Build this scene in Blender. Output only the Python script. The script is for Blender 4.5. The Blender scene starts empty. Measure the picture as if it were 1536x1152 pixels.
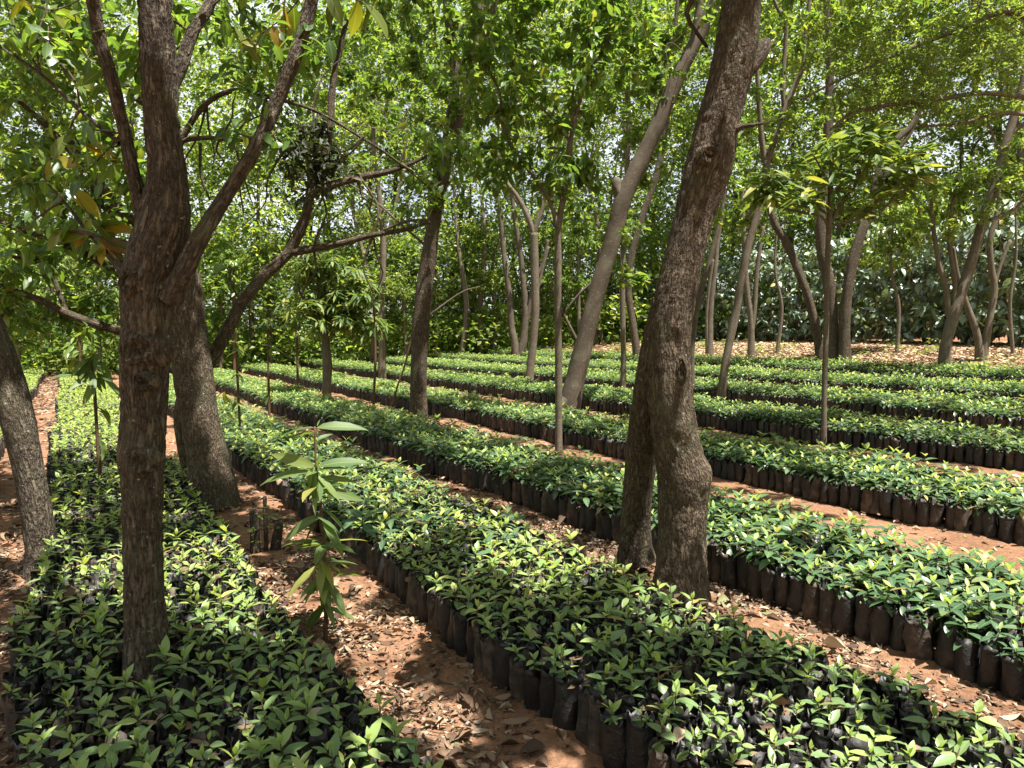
import bpy, math, random
import numpy as np
from mathutils import Vector

R = math.radians
rng = np.random.default_rng(7)
scene = bpy.context.scene
COL = scene.collection

# ------------------------------------------------------------------ camera model
F, CX, CY = 1109.0, 768.0, 576.0          # photograph pixels (1536 x 1152)
PITCH = math.atan2(76, F)
H = 1.6
CP, SP = math.cos(PITCH), math.sin(PITCH)
ANG = R(31)                                # bed rows run this far left of the view direction
U = np.array([-math.sin(ANG), math.cos(ANG)])
V = np.array([math.cos(ANG), math.sin(ANG)])

def gz_v(v):
    return np.interp(v, [-60, 5, 6.5, 8.8, 11.3, 13.7, 16.1, 20.5, 26, 40, 80, 200],
                     [0, 0, .02, .10, .22, .36, .50, 1.18, 1.36, 2.8, 4, 4])
def gz(x, y):
    return gz_v(V[0]*np.asarray(x) + V[1]*np.asarray(y))
def ray(px, py):
    xr, yr = (px-CX)/F, -(py-CY)/F
    return np.array([xr, CP + yr*SP, -SP + yr*CP])
def P(px, py, Y):
    d = ray(px, py)
    return np.array([0, 0, H]) + d*(Y/d[1])
def G(px, py):
    d = ray(px, py); t = 0.5
    o = np.array([0, 0, H])
    while t < 90:
        p = o + d*t
        if p[2] <= gz(p[0], p[1]):
            return p
        t += 0.01 + t*0.0015
    return o + d*90
def proj(Q):
    Q = np.atleast_2d(Q)
    x, y, z = Q[:, 0], Q[:, 1], Q[:, 2]-H
    f = y*CP - z*SP
    u = y*SP + z*CP
    f = np.where(f < .05, np.nan, f)
    return CX + F*x/f, CY - F*u/f, f
def uv2xy(u, v):
    return u*U[0]+v*V[0], u*U[1]+v*V[1]

SUN_EL = R(70)
SH = np.array([0.78, -0.62]); SH = SH/np.linalg.norm(SH)
SUN = np.array([SH[0]*math.cos(SUN_EL), SH[1]*math.cos(SUN_EL), math.sin(SUN_EL)])

# ------------------------------------------------------------------ materials
def mat(name):
    m = bpy.data.materials.new(name); m.use_nodes = True
    nt = m.node_tree; nt.nodes.clear()
    out = nt.nodes.new('ShaderNodeOutputMaterial')
    return m, nt, out
def N(nt, t, **kw):
    n = nt.nodes.new(t)
    for k, v in kw.items():
        if k in n.inputs: n.inputs[k].default_value = v
        else: setattr(n, k, v)
    return n
def ramp(nt, stops):
    n = nt.nodes.new('ShaderNodeValToRGB')
    e = n.color_ramp.elements
    while len(e) < len(stops): e.new(0.5)
    for i, (p, c) in enumerate(stops):
        e[i].position = p; e[i].color = (*c, 1)
    return n
def leaf_mat(name, stops, trans_gain=(1.8, 1.75, .7), tfac=.4, rough=.38, spec=.5, vein=True):
    m, nt, out = mat(name)
    L = nt.links.new
    geo = N(nt, 'ShaderNodeNewGeometry')
    rp = ramp(nt, stops)
    L(geo.outputs['Random Per Island'], rp.inputs['Fac'])
    col = rp.outputs['Color']
    if vein:
        uv = N(nt, 'ShaderNodeUVMap')
        sep = N(nt, 'ShaderNodeSeparateXYZ'); L(uv.outputs['UV'], sep.inputs[0])
        a = N(nt, 'ShaderNodeMath', operation='SUBTRACT'); L(sep.outputs[0], a.inputs[0]); a.inputs[1].default_value = .5
        b = N(nt, 'ShaderNodeMath', operation='ABSOLUTE'); L(a.outputs[0], b.inputs[0])
        mr = N(nt, 'ShaderNodeMapRange'); L(b.outputs[0], mr.inputs['Value'])
        mr.inputs['From Min'].default_value = .02; mr.inputs['From Max'].default_value = .07
        mr.inputs['To Min'].default_value = .45; mr.inputs['To Max'].default_value = 0
        mx = N(nt, 'ShaderNodeMix', data_type='RGBA'); L(mr.outputs[0], mx.inputs[0])
        L(col, mx.inputs[6]); mx.inputs[7].default_value = (.22, .27, .09, 1)
        col = mx.outputs[2]
    pb = N(nt, 'ShaderNodeBsdfPrincipled'); L(col, pb.inputs['Base Color'])
    pb.inputs['Roughness'].default_value = rough
    pb.inputs['Specular IOR Level'].default_value = spec
    vm = N(nt, 'ShaderNodeVectorMath', operation='MULTIPLY'); L(col, vm.inputs[0]); vm.inputs[1].default_value = trans_gain
    tr = N(nt, 'ShaderNodeBsdfTranslucent'); L(vm.outputs[0], tr.inputs['Color'])
    ms = N(nt, 'ShaderNodeMixShader'); ms.inputs[0].default_value = tfac
    L(pb.outputs[0], ms.inputs[1]); L(tr.outputs[0], ms.inputs[2])
    L(ms.outputs[0], out.inputs['Surface'])
    return m
def bark_mat(name, c0, c1, c2, moss=None, sx=55, sy=16, bump=.9, dist=.012, fine=False):
    m, nt, out = mat(name); L = nt.links.new
    uv = N(nt, 'ShaderNodeUVMap')
    mp = N(nt, 'ShaderNodeMapping'); L(uv.outputs['UV'], mp.inputs['Vector']); mp.inputs['Scale'].default_value = (sx, sy, 1)
    nz0 = N(nt, 'ShaderNodeTexNoise'); nz0.inputs['Scale'].default_value = .8; nz0.inputs['Detail'].default_value = 3
    L(mp.outputs[0], nz0.inputs['Vector'])
    add = N(nt, 'ShaderNodeVectorMath', operation='ADD'); L(mp.outputs[0], add.inputs[0])
    sc = N(nt, 'ShaderNodeVectorMath', operation='SCALE'); L(nz0.outputs['Color'], sc.inputs[0]); sc.inputs['Scale'].default_value = .9
    L(sc.outputs[0], add.inputs[1])
    vo = N(nt, 'ShaderNodeTexVoronoi', feature='DISTANCE_TO_EDGE'); vo.inputs['Scale'].default_value = 1
    L(add.outputs[0], vo.inputs['Vector'])
    tc = N(nt, 'ShaderNodeTexCoord')
    nz = N(nt, 'ShaderNodeTexNoise'); nz.inputs['Scale'].default_value = 60; nz.inputs['Detail'].default_value = 5
    L(tc.outputs['Object'], nz.inputs['Vector'])
    nz2 = N(nt, 'ShaderNodeTexNoise'); nz2.inputs['Scale'].default_value = 5; nz2.inputs['Detail'].default_value = 4
    L(tc.outputs['Object'], nz2.inputs['Vector'])
    rn = N(nt, 'ShaderNodeTexNoise'); rn.inputs['Scale'].default_value = .42; rn.inputs['Detail'].default_value = 4; rn.inputs['Roughness'].default_value = .6
    L(mp.outputs[0], rn.inputs['Vector'])
    r1 = N(nt, 'ShaderNodeMath', operation='SUBTRACT'); L(rn.outputs[0], r1.inputs[0]); r1.inputs[1].default_value = .5
    r2 = N(nt, 'ShaderNodeMath', operation='ABSOLUTE'); L(r1.outputs[0], r2.inputs[0])
    vm = N(nt, 'ShaderNodeMath', operation='MULTIPLY_ADD'); L(vo.outputs['Distance'], vm.inputs[0]); vm.inputs[1].default_value = .22
    r3 = N(nt, 'ShaderNodeMath', operation='MULTIPLY'); L(r2.outputs[0], r3.inputs[0]); r3.inputs[1].default_value = 1.5
    L(r3.outputs[0], vm.inputs[2])
    mr = N(nt, 'ShaderNodeMapRange'); L(vm.outputs[0], mr.inputs['Value'])
    mr.inputs['From Max'].default_value = .24
    cm = N(nt, 'ShaderNodeMath', operation='MULTIPLY_ADD'); L(nz.outputs[0], cm.inputs[0]); cm.inputs[1].default_value = .65
    hm = N(nt, 'ShaderNodeMath', operation='MULTIPLY'); L(mr.outputs[0], hm.inputs[0]); hm.inputs[1].default_value = .16 if fine else .48
    L(hm.outputs[0], cm.inputs[2])
    rp = ramp(nt, [(.2, c0), (.48, c1), (.8, c2)]); L(cm.outputs[0], rp.inputs['Fac'])
    col = rp.outputs['Color']
    if moss:
        mm = N(nt, 'ShaderNodeMapRange'); L(nz2.outputs[0], mm.inputs['Value'])
        mm.inputs['From Min'].default_value = .5; mm.inputs['From Max'].default_value = .72; mm.inputs['To Max'].default_value = .55
        mx = N(nt, 'ShaderNodeMix', data_type='RGBA'); L(mm.outputs[0], mx.inputs[0]); L(col, mx.inputs[6]); mx.inputs[7].default_value = (*moss, 1)
        col = mx.outputs[2]
        nz3 = N(nt, 'ShaderNodeTexNoise'); nz3.inputs['Scale'].default_value = 38; nz3.inputs['Detail'].default_value = 2
        L(tc.outputs['Object'], nz3.inputs['Vector'])
        m3 = N(nt, 'ShaderNodeMapRange'); L(nz3.outputs[0], m3.inputs['Value'])
        m3.inputs['From Min'].default_value = .68; m3.inputs['From Max'].default_value = .74; m3.inputs['To Max'].default_value = .6
        mx2 = N(nt, 'ShaderNodeMix', data_type='RGBA'); L(m3.outputs[0], mx2.inputs[0]); L(col, mx2.inputs[6]); mx2.inputs[7].default_value = (.36, .36, .29, 1)
        col = mx2.outputs[2]
    pb = N(nt, 'ShaderNodeBsdfPrincipled'); L(col, pb.inputs['Base Color']); pb.inputs['Roughness'].default_value = .85
    pb.inputs['Specular IOR Level'].default_value = .2
    hh = N(nt, 'ShaderNodeMath', operation='MULTIPLY_ADD'); L(nz.outputs[0], hh.inputs[0]); hh.inputs[1].default_value = .35
    L(hm.outputs[0], hh.inputs[2])
    bp = N(nt, 'ShaderNodeBump'); bp.inputs['Strength'].default_value = bump; bp.inputs['Distance'].default_value = dist
    L(hh.outputs[0], bp.inputs['Height']); L(bp.outputs[0], pb.inputs['Normal'])
    L(pb.outputs[0], out.inputs['Surface'])
    return m

M = {}
M['bark_brown'] = bark_mat('rough brown bark', (.015, .011, .009), (.058, .045, .033), (.125, .10, .075), moss=(.10, .096, .058), sx=100, sy=18, bump=1.0, dist=.03)
M['bark_dark'] = bark_mat('dark ridged bark', (.016, .011, .008), (.066, .048, .033), (.135, .104, .073), moss=(.10, .10, .06), sx=105, sy=22, bump=1.0, dist=.028)
M['bark_grey'] = bark_mat('smooth grey bark', (.045, .034, .025), (.085, .066, .049), (.14, .112, .086), moss=(.13, .125, .085), sx=30, sy=40, bump=.4, dist=.006, fine=True)
M['bark_thin'] = bark_mat('thin stem bark', (.05, .04, .03), (.12, .095, .07), (.21, .175, .14), moss=(.13, .14, .09), sx=40, sy=20, bump=.5, dist=.006, fine=True)
M['twig'] = bark_mat('twig bark', (.03, .022, .015), (.085, .062, .042), (.15, .12, .09), bump=.3, dist=.003, fine=True)
M['stem_red'] = bark_mat('young brown stem', (.05, .03, .016), (.10, .06, .033), (.16, .11, .06), bump=.3, dist=.002, fine=True)

M['leaf_broad'] = leaf_mat('broad tree leaves', [(0, (.045, .095, .024)), (.5, (.075, .14, .033)), (.85, (.115, .18, .04)), (1, (.19, .21, .05))], tfac=.5, trans_gain=(2.1, 2.0, .8))
M['leaf_light'] = leaf_mat('light green tree leaves', [(0, (.08, .145, .033)), (.5, (.125, .195, .045)), (.9, (.18, .235, .055)), (1, (.25, .25, .06))], tfac=.48)
M['leaf_fine'] = leaf_mat('fine feathery leaflets', [(0, (.075, .13, .035)), (.5, (.115, .17, .045)), (1, (.18, .21, .065))], tfac=.48, vein=False)
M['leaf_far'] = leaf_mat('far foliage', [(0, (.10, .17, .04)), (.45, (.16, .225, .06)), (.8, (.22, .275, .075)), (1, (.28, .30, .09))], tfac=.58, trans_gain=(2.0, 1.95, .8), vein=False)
M['leaf_mango'] = leaf_mat('long narrow leaves', [(0, (.06, .11, .036)), (.55, (.10, .155, .05)), (.85, (.17, .215, .06)), (1, (.25, .235, .06))], tfac=.42, rough=.5, spec=.3)
M['leaf_yellow'] = leaf_mat('yellowing large leaves', [(0, (.05, .085, .015)), (.45, (.13, .15, .02)), (.75, (.28, .22, .02)), (1, (.17, .08, .02))], tfac=.5)
M['leaf_coffee'] = leaf_mat('glossy dark coffee leaves', [(0, (.085, .125, .09)), (.6, (.125, .18, .125)), (.93, (.16, .22, .125)), (1, (.36, .26, .05))], tfac=.15, rough=.4, spec=1.0)
M['seed_old'] = leaf_mat('mature seedling leaves', [(0, (.085, .15, .065)), (.5, (.14, .215, .085)), (.8, (.20, .265, .095)), (.92, (.30, .30, .11)), (.97, (.36, .28, .12)), (1, (.28, .17, .08))], tfac=.3, rough=.4, spec=.45)
M['seed_young'] = leaf_mat('young seedling leaves', [(0, (.18, .275, .085)), (.55, (.26, .34, .105)), (1, (.36, .385, .125))], tfac=.36, rough=.4, spec=.45)
M['seed_dark'] = leaf_mat('dark seedling leaves', [(0, (.04, .085, .045)), (.55, (.062, .122, .06)), (.88, (.09, .155, .07)), (.96, (.19, .20, .09)), (1, (.28, .22, .09))], tfac=.28, rough=.34, spec=.5)
M['litter'] = leaf_mat('dead leaves', [(0, (.05, .032, .021)), (.3, (.10, .062, .04)), (.55, (.17, .11, .07)), (.76, (.26, .18, .115)), (.9, (.38, .29, .20)), (.96, (.21, .185, .155)), (1, (.15, .155, .06))],
                       trans_gain=(1.0, .85, .7), tfac=.12, rough=.7, spec=.2, vein=False)
M['litter_pale'] = leaf_mat('pale dry leaves', [(0, (.14, .09, .055)), (.35, (.30, .205, .13)), (.7, (.43, .32, .215)), (1, (.53, .42, .30))], trans_gain=(1.0, .85, .7), tfac=.12, rough=.7, spec=.2, vein=False)
M['dry_leaf'] = leaf_mat('dark tangled epiphyte', [(0, (.02, .026, .016)), (.8, (.035, .046, .026)), (1, (.07, .055, .03))], tfac=.3, rough=.6, vein=False)

def plain(name, stops, scale=30, rough=.8, bump=.5, dist=.01, spec=.3, detail=6):
    m, nt, out = mat(name); L = nt.links.new
    tc = N(nt, 'ShaderNodeTexCoord')
    nz = N(nt, 'ShaderNodeTexNoise'); nz.inputs['Scale'].default_value = scale; nz.inputs['Detail'].default_value = detail
    L(tc.outputs['Object'], nz.inputs['Vector'])
    rp = ramp(nt, stops); L(nz.outputs[0], rp.inputs['Fac'])
    pb = N(nt, 'ShaderNodeBsdfPrincipled'); L(rp.outputs[0], pb.inputs['Base Color'])
    pb.inputs['Roughness'].default_value = rough; pb.inputs['Specular IOR Level'].default_value = spec
    bp = N(nt, 'ShaderNodeBump'); bp.inputs['Strength'].default_value = bump; bp.inputs['Distance'].default_value = dist
    L(nz.outputs[0], bp.inputs['Height']); L(bp.outputs[0], pb.inputs['Normal'])
    L(pb.outputs[0], out.inputs['Surface'])
    return m
M['soil'] = plain('potting soil', [(.3, (.012, .008, .006)), (.6, (.03, .019, .013)), (.8, (.07, .04, .025))], scale=70, bump=1, dist=.01)
M['cutwood'] = plain('cut wood', [(.3, (.09, .05, .03)), (.7, (.19, .12, .075))], scale=25)

def bag_mat():
    m, nt, out = mat('dusty black polythene'); L = nt.links.new
    geo = N(nt, 'ShaderNodeNewGeometry'); tc = N(nt, 'ShaderNodeTexCoord'); oi = N(nt, 'ShaderNodeObjectInfo')
    nz = N(nt, 'ShaderNodeTexNoise'); nz.inputs['Scale'].default_value = 18; nz.inputs['Detail'].default_value = 6
    L(tc.outputs['Object'], nz.inputs['Vector'])
    a = N(nt, 'ShaderNodeMath', operation='MULTIPLY_ADD'); L(nz.outputs[0], a.inputs[0]); a.inputs[1].default_value = .8
    r2 = N(nt, 'ShaderNodeMath', operation='ADD'); L(geo.outputs['Random Per Island'], r2.inputs[0]); L(oi.outputs['Random'], r2.inputs[1])
    fr = N(nt, 'ShaderNodeMath', operation='FRACT'); L(r2.outputs[0], fr.inputs[0])
    s = N(nt, 'ShaderNodeMath', operation='MULTIPLY'); L(fr.outputs[0], s.inputs[0]); s.inputs[1].default_value = .55
    L(s.outputs[0], a.inputs[2])
    sp_ = N(nt, 'ShaderNodeSeparateXYZ'); L(tc.outputs['Object'], sp_.inputs[0])
    sm_ = N(nt, 'ShaderNodeMapRange'); L(sp_.outputs[2], sm_.inputs['Value']); sm_.inputs['From Min'].default_value = .0; sm_.inputs['From Max'].default_value = .13; sm_.inputs['To Min'].default_value = .16; sm_.inputs['To Max'].default_value = 0
    sa_ = N(nt, 'ShaderNodeMath', operation='ADD'); L(a.outputs[0], sa_.inputs[0]); L(sm_.outputs[0], sa_.inputs[1]); a = sa_
    rp = ramp(nt, [(.4, (.007, .007, .008)), (.74, (.014, .012, .011)), (.9, (.04, .028, .021)), (1, (.09, .062, .045))])
    L(a.outputs[0], rp.inputs['Fac'])
    pb = N(nt, 'ShaderNodeBsdfPrincipled'); L(rp.outputs[0], pb.inputs['Base Color'])
    rr = N(nt, 'ShaderNodeMapRange'); L(a.outputs[0], rr.inputs['Value']); rr.inputs['From Min'].default_value = .3; rr.inputs['From Max'].default_value = .8
    rr.inputs['To Min'].default_value = .3; rr.inputs['To Max'].default_value = .75
    L(rr.outputs[0], pb.inputs['Roughness'])
    nb = N(nt, 'ShaderNodeTexNoise'); nb.inputs['Scale'].default_value = 40; nb.inputs['Detail'].default_value = 3; nb.inputs['Distortion'].default_value = 1.2
    L(tc.outputs['Object'], nb.inputs['Vector'])
    bp = N(nt, 'ShaderNodeBump'); bp.inputs['Strength'].default_value = .5; bp.inputs['Distance'].default_value = .012
    L(nb.outputs[0], bp.inputs['Height']); L(bp.outputs[0], pb.inputs['Normal'])
    L(pb.outputs[0], out.inputs['Surface'])
    return m
M['bag'] = bag_mat()

def ground_mat():
    m, nt, out = mat('red earth'); L = nt.links.new
    tc = N(nt, 'ShaderNodeTexCoord')
    n1 = N(nt, 'ShaderNodeTexNoise'); n1.inputs['Scale'].default_value = 1.3; n1.inputs['Detail'].default_value = 5
    n2 = N(nt, 'ShaderNodeTexNoise'); n2.inputs['Scale'].default_value = 28; n2.inputs['Detail'].default_value = 8; n2.inputs['Roughness'].default_value = .7
    n3 = N(nt, 'ShaderNodeTexNoise'); n3.inputs['Scale'].default_value = 140; n3.inputs['Detail'].default_value = 4
    for n in (n1, n2, n3): L(tc.outputs['Object'], n.inputs['Vector'])
    a = N(nt, 'ShaderNodeMath', operation='MULTIPLY_ADD'); L(n2.outputs[0], a.inputs[0]); a.inputs[1].default_value = .6
    b = N(nt, 'ShaderNodeMath', operation='MULTIPLY'); L(n1.outputs[0], b.inputs[0]); b.inputs[1].default_value = .45
    L(b.outputs[0], a.inputs[2])
    rp = ramp(nt, [(.3, (.09, .048, .03)), (.48, (.18, .095, .055)), (.62, (.26, .145, .088)), (.8, (.33, .20, .13))]); L(a.outputs[0], rp.inputs['Fac'])
    pb = N(nt, 'ShaderNodeBsdfPrincipled'); L(rp.outputs[0], pb.inputs['Base Color']); pb.inputs['Roughness'].default_value = .95
    pb.inputs['Specular IOR Level'].default_value = .1
    ad = N(nt, 'ShaderNodeMath', operation='MULTIPLY_ADD'); L(n3.outputs[0], ad.inputs[0]); ad.inputs[1].default_value = .35; L(n2.outputs[0], ad.inputs[2])
    bp = N(nt, 'ShaderNodeBump'); bp.inputs['Strength'].default_value = .8; bp.inputs['Distance'].default_value = .03
    L(ad.outputs[0], bp.inputs['Height']); L(bp.outputs[0], pb.inputs['Normal'])
    L(pb.outputs[0], out.inputs['Surface'])
    return m
M['ground'] = ground_mat()

# ------------------------------------------------------------------ mesh building
class MB:
    def __init__(s): s.v = []; s.f = []; s.n = 0
    def add(s, v, faces, uv=None, m=0):
        v = np.asarray(v, float).reshape(-1, 3)
        if uv is None: uv = np.zeros((len(v), 2))
        s.v.append((v, uv))
        for f in faces:
            f = np.asarray(f, np.int64)
            if len(f): s.f.append((f + s.n, m))
        s.n += len(v)
    def mesh(s, name, mats, origin=(0, 0, 0), smooth=True):
        me = bpy.data.meshes.new(name)
        v = np.concatenate([a for a, _ in s.v]) - np.asarray(origin)
        uv = np.concatenate([b for _, b in s.v])
        loops = np.concatenate([f.ravel() for f, _ in s.f])
        tot = np.concatenate([np.full(len(f), f.shape[1]) for f, _ in s.f])
        mi = np.concatenate([np.full(len(f), m) for f, m in s.f])
        st = np.concatenate([[0], np.cumsum(tot)[:-1]])
        me.vertices.add(len(v)); me.vertices.foreach_set('co', v.astype(np.float32).ravel())
        me.loops.add(len(loops)); me.loops.foreach_set('vertex_index', loops.astype(np.int32))
        me.polygons.add(len(tot)); me.polygons.foreach_set('loop_start', st.astype(np.int32))
        me.polygons.foreach_set('material_index', mi.astype(np.int32))
        me.polygons.foreach_set('use_smooth', np.full(len(tot), smooth))
        l = me.uv_layers.new(name='UVMap')
        l.data.foreach_set('uv', uv[loops].astype(np.float32).ravel())
        for m in mats: me.materials.append(M[m])
        me.update(calc_edges=True); me.validate()
        return me
    def build(s, name, mats, parent=None, origin=(0, 0, 0), smooth=True):
        o = bpy.data.objects.new(name, s.mesh(name, mats, origin, smooth)); COL.objects.link(o)
        if parent: o.parent = parent
        return o
def thing(name, label, cat, loc, group=None):
    o = bpy.data.objects.new(name, None); COL.objects.link(o)
    o.empty_display_size = .2
    o.location = [float(c) for c in loc]; o['label'] = label; o['category'] = cat
    if group: o['group'] = group
    return o

def catmull(pts, seg):
    pts = np.asarray(pts, float)
    q = np.vstack([2*pts[0]-pts[1], pts, 2*pts[-1]-pts[-2]])
    out = []
    for i in range(1, len(q)-2):
        p0, p1, p2, p3 = q[i-1], q[i], q[i+1], q[i+2]
        n = max(1, int(np.ceil(np.linalg.norm((p2-p1)[:3])/seg)))
        t = (np.arange(n)/n)[:, None]
        out.append(.5*((2*p1)+(-p0+p2)*t+(2*p0-5*p1+4*p2-p3)*t**2+(-p0+3*p1-3*p2+p3)*t**3))
    out.append(q[-2][None])
    return np.vstack(out)
def vnoise(u, v, pu, seed):
    r = np.random.default_rng(seed); T = r.random((pu, 64))
    iu = np.floor(u).astype(int); iv = np.floor(v).astype(int)
    fu = u-iu; fv = v-iv; fu = fu*fu*(3-2*fu); fv = fv*fv*(3-2*fv)
    g = lambda a, b: T[a % pu, b % 64]
    return (g(iu, iv)*(1-fu)+g(iu+1, iv)*fu)*(1-fv)+(g(iu, iv+1)*(1-fu)+g(iu+1, iv+1)*fu)*fv
def tube(mb, pts, rad, sides=8, seg=.1, lump=.0, fiss=0., m=0, seed=0, flare=0., knots=(), cap=True):
    pr = catmull(np.column_stack([pts, rad]), seg)
    c, r = pr[:, :3], np.maximum(pr[:, 3], .001)
    t = np.gradient(c, axis=0); t /= np.linalg.norm(t, axis=1)[:, None]+1e-9
    ref = np.tile(np.array([.08, 1, .03]), (len(c), 1))
    bad = np.abs(t[:, 1]) > .92
    ref[bad] = [.2, .1, 1]
    n1 = ref-(ref*t).sum(1)[:, None]*t; n1 /= np.linalg.norm(n1, axis=1)[:, None]
    n2 = np.cross(t, n1)
    s = np.concatenate([[0], np.cumsum(np.linalg.norm(np.diff(c, axis=0), axis=1))])
    th = np.linspace(0, 2*np.pi, sides+1)
    TH, S = np.meshgrid(th, s)
    k = np.ones_like(TH)
    if lump:
        q = np.random.default_rng(seed+5); ph = q.uniform(0, 6.28, 8)
        k += lump*(.5*np.sin(TH+S*3.1+ph[0])+.4*np.sin(2*TH-S*5.3+ph[1])+.35*np.sin(3*TH+S*2.2+ph[2])+.3*np.sin(S*9+ph[3]))
    if flare:
        q = np.random.default_rng(seed+9); ph = q.uniform(0, 6.28)
        k += flare*np.exp(-S/.13)*(1+.6*np.sin(4*TH+ph)+.4*np.sin(7*TH+ph*2))
    if fiss:
        R0 = np.mean(r); pu = max(6, int(2*np.pi*R0/.018))
        a = vnoise(TH/(2*np.pi)*pu+.7*np.sin(S*11), S/.055, pu, seed)
        b = vnoise(TH/(2*np.pi)*pu*2, S/.02, pu*2, seed+1)
        k += (fiss*(.1-np.abs(2*a-1)*1.5)+fiss*.5*(b-.5))/r[:, None]
    dirn = np.cos(TH)[..., None]*n1[:, None]+np.sin(TH)[..., None]*n2[:, None]
    v = c[:, None]+dirn*(r[:, None]*k)[..., None]
    for kc, w, h, ring in knots:
        d = np.linalg.norm(v-np.asarray(kc), axis=2)
        e = h*np.exp(-(d/w)**2)
        if ring: e -= 1.3*h*np.exp(-(d/(w*.45))**2)
        v = v+dirn*e[..., None]
    uv = np.stack([TH/(2*np.pi)*2*np.pi*np.mean(r), S], -1)
    n, w = len(c), sides+1
    i = (np.arange(n-1)[:, None]*w+np.arange(sides)[None]).ravel()
    f = np.stack([i, i+1, i+w+1, i+w], 1)
    vv, uu = v.reshape(-1, 3), uv.reshape(-1, 2)
    faces = [f]
    if cap:
        vv = np.vstack([vv, c[-1]+t[-1]*r[-1]*.4]); uu = np.vstack([uu, uu[-1]])
        k0 = (n-1)*w+np.arange(sides)
        faces.append(np.stack([k0, k0+1, np.full(sides, n*w)], 1))
    mb.add(vv, faces, uu, m)
    return c

# ------------------------------------------------------------------ leaves
def leaf_tpl(ts, ws, width, fold=.22, droop=.25, curl=0., wav=0.):
    """blade along +X, unit length, upper side +Z"""
    V_, UV_ = [], []
    for t, w in zip(ts, ws):
        z = -droop*t*t
        hw = .5*width*w
        zz = z+fold*hw+curl*hw*hw*8 + wav*math.sin(t*9)*hw
        if w == 0:
            V_ += [(t, 0, z)]; UV_ += [(.5, t)]
        else:
            V_ += [(t, hw, zz), (t, 0, z), (t, -hw, zz+wav*.3*hw)]; UV_ += [(1, t), (.5, t), (0, t)]
    q, tr = [], []
    i = 1
    tr += [(0, 2, 1), (0, 3, 2)]
    for k in range(len(ts)-3):
        a, b = i, i+3
        q += [(a, a+1, b+1, b), (a+1, a+2, b+2, b+1)]; i += 3
    e = len(V_)-1
    tr += [(i, i+1, e), (i+1, i+2, e)]
    return np.array(V_, float), [np.array(q, int).reshape(-1, 4), np.array(tr, int)], np.array(UV_, float)
HI = ([0, .15, .38, .65, .86, 1], [0, .62, 1, .86, .42, 0])
MID = ([0, .28, .66, 1], [0, .9, .82, 0])
TPL = {
    'hi': leaf_tpl(*HI, .46), 'mid': leaf_tpl(*MID, .46),
    'mango_hi': leaf_tpl(*HI, .25, droop=.35, wav=.12), 'mango_mid': leaf_tpl(*MID, .25, droop=.32),
    'seed_hi': leaf_tpl(*HI, .42, fold=.28, droop=.22), 'seed_mid': leaf_tpl(*MID, .44, fold=.28, droop=.2),
    'round': leaf_tpl([0, .12, .4, .7, .92, 1], [0, .7, 1, .95, .55, 0], .8, fold=.12, droop=.3),
    'big': leaf_tpl(*HI, .44, fold=.18, droop=.3, wav=.1),
}
def lo_tpl(width, fold=.25, droop=.12):
    return (np.array([(0, 0, 0), (.45, .5*width, fold*.5*width), (1, 0, -droop), (.45, -.5*width, fold*.5*width)]),
            [np.array([(0, 2, 1), (0, 3, 2)])], np.array([(.5, 0), (1, .45), (.5, 1), (0, .45)]))
TPL['lo'] = lo_tpl(.55); TPL['mango_lo'] = lo_tpl(.3); TPL['seed_lo'] = lo_tpl(.52)
TPL['fine'] = lo_tpl(.42)
def frames(D, Nn):
    D = D/(np.linalg.norm(D, axis=1)[:, None]+1e-9)
    Z = Nn-(Nn*D).sum(1)[:, None]*D; Z /= np.linalg.norm(Z, axis=1)[:, None]+1e-9
    Y = np.cross(Z, D)
    return np.stack([D, Y, Z], 2)            # columns
def place(mb, tpl, pos, mats3, scale, m=0):
    v, fs, uv = tpl
    n = len(pos)
    if n == 0: return
    W = np.einsum('nij,vj->nvi', mats3, v)*np.asarray(scale).reshape(-1, 1, 1)+pos[:, None]
    off = (np.arange(n)*len(v))[:, None, None]
    mb.add(W.reshape(-1, 3), [(f[None]+off).reshape(-1, f.shape[1]) for f in fs if len(f)], np.tile(uv, (n, 1)), m)
def spray(mb, tpl, Pt, D, n, size, r, m=0, length=.3, droop=.25, whorl=False, jit=.03, upw=1., keep=None):
    """n leaves along each twig that ends at Pt with direction D"""
    K = len(Pt)
    if K == 0: return
    if whorl: D = D/(np.linalg.norm(D, axis=1)[:, None]+1e-9)*.5+np.array([0, 0, .8])
    D = D/(np.linalg.norm(D, axis=1)[:, None]+1e-9)
    t = r.uniform(-1, .15, (K, n)) if not whorl else r.uniform(-.25, .05, (K, n))
    pos = Pt[:, None]+D[:, None]*(t*length)[..., None]+r.normal(0, jit, (K, n, 3))
    rd = r.normal(0, 1, (K, n, 3)); rd[..., 2] *= .45
    rd -= (rd*D[:, None]).sum(2)[..., None]*D[:, None]
    rd /= np.linalg.norm(rd, axis=2)[..., None]+1e-9
    ld = rd*1.0+D[:, None]*r.uniform(.2, .7, (K, n, 1)); ld[..., 2] -= droop*r.uniform(.2, 1.8, (K, n))
    nn = r.normal(0, .38, (K, n, 3)); nn[..., 2] += upw
    sc = size*r.uniform(.65, 1.2, (K, n))
    pos, ld, nn, sc = pos.reshape(-1, 3), ld.reshape(-1, 3), nn.reshape(-1, 3), sc.ravel()
    if keep is not None:
        k = keep(pos); pos, ld, nn, sc = pos[k], ld[k], nn[k], sc[k]
    place(mb, tpl, pos, frames(ld, nn), sc, m)

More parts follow.
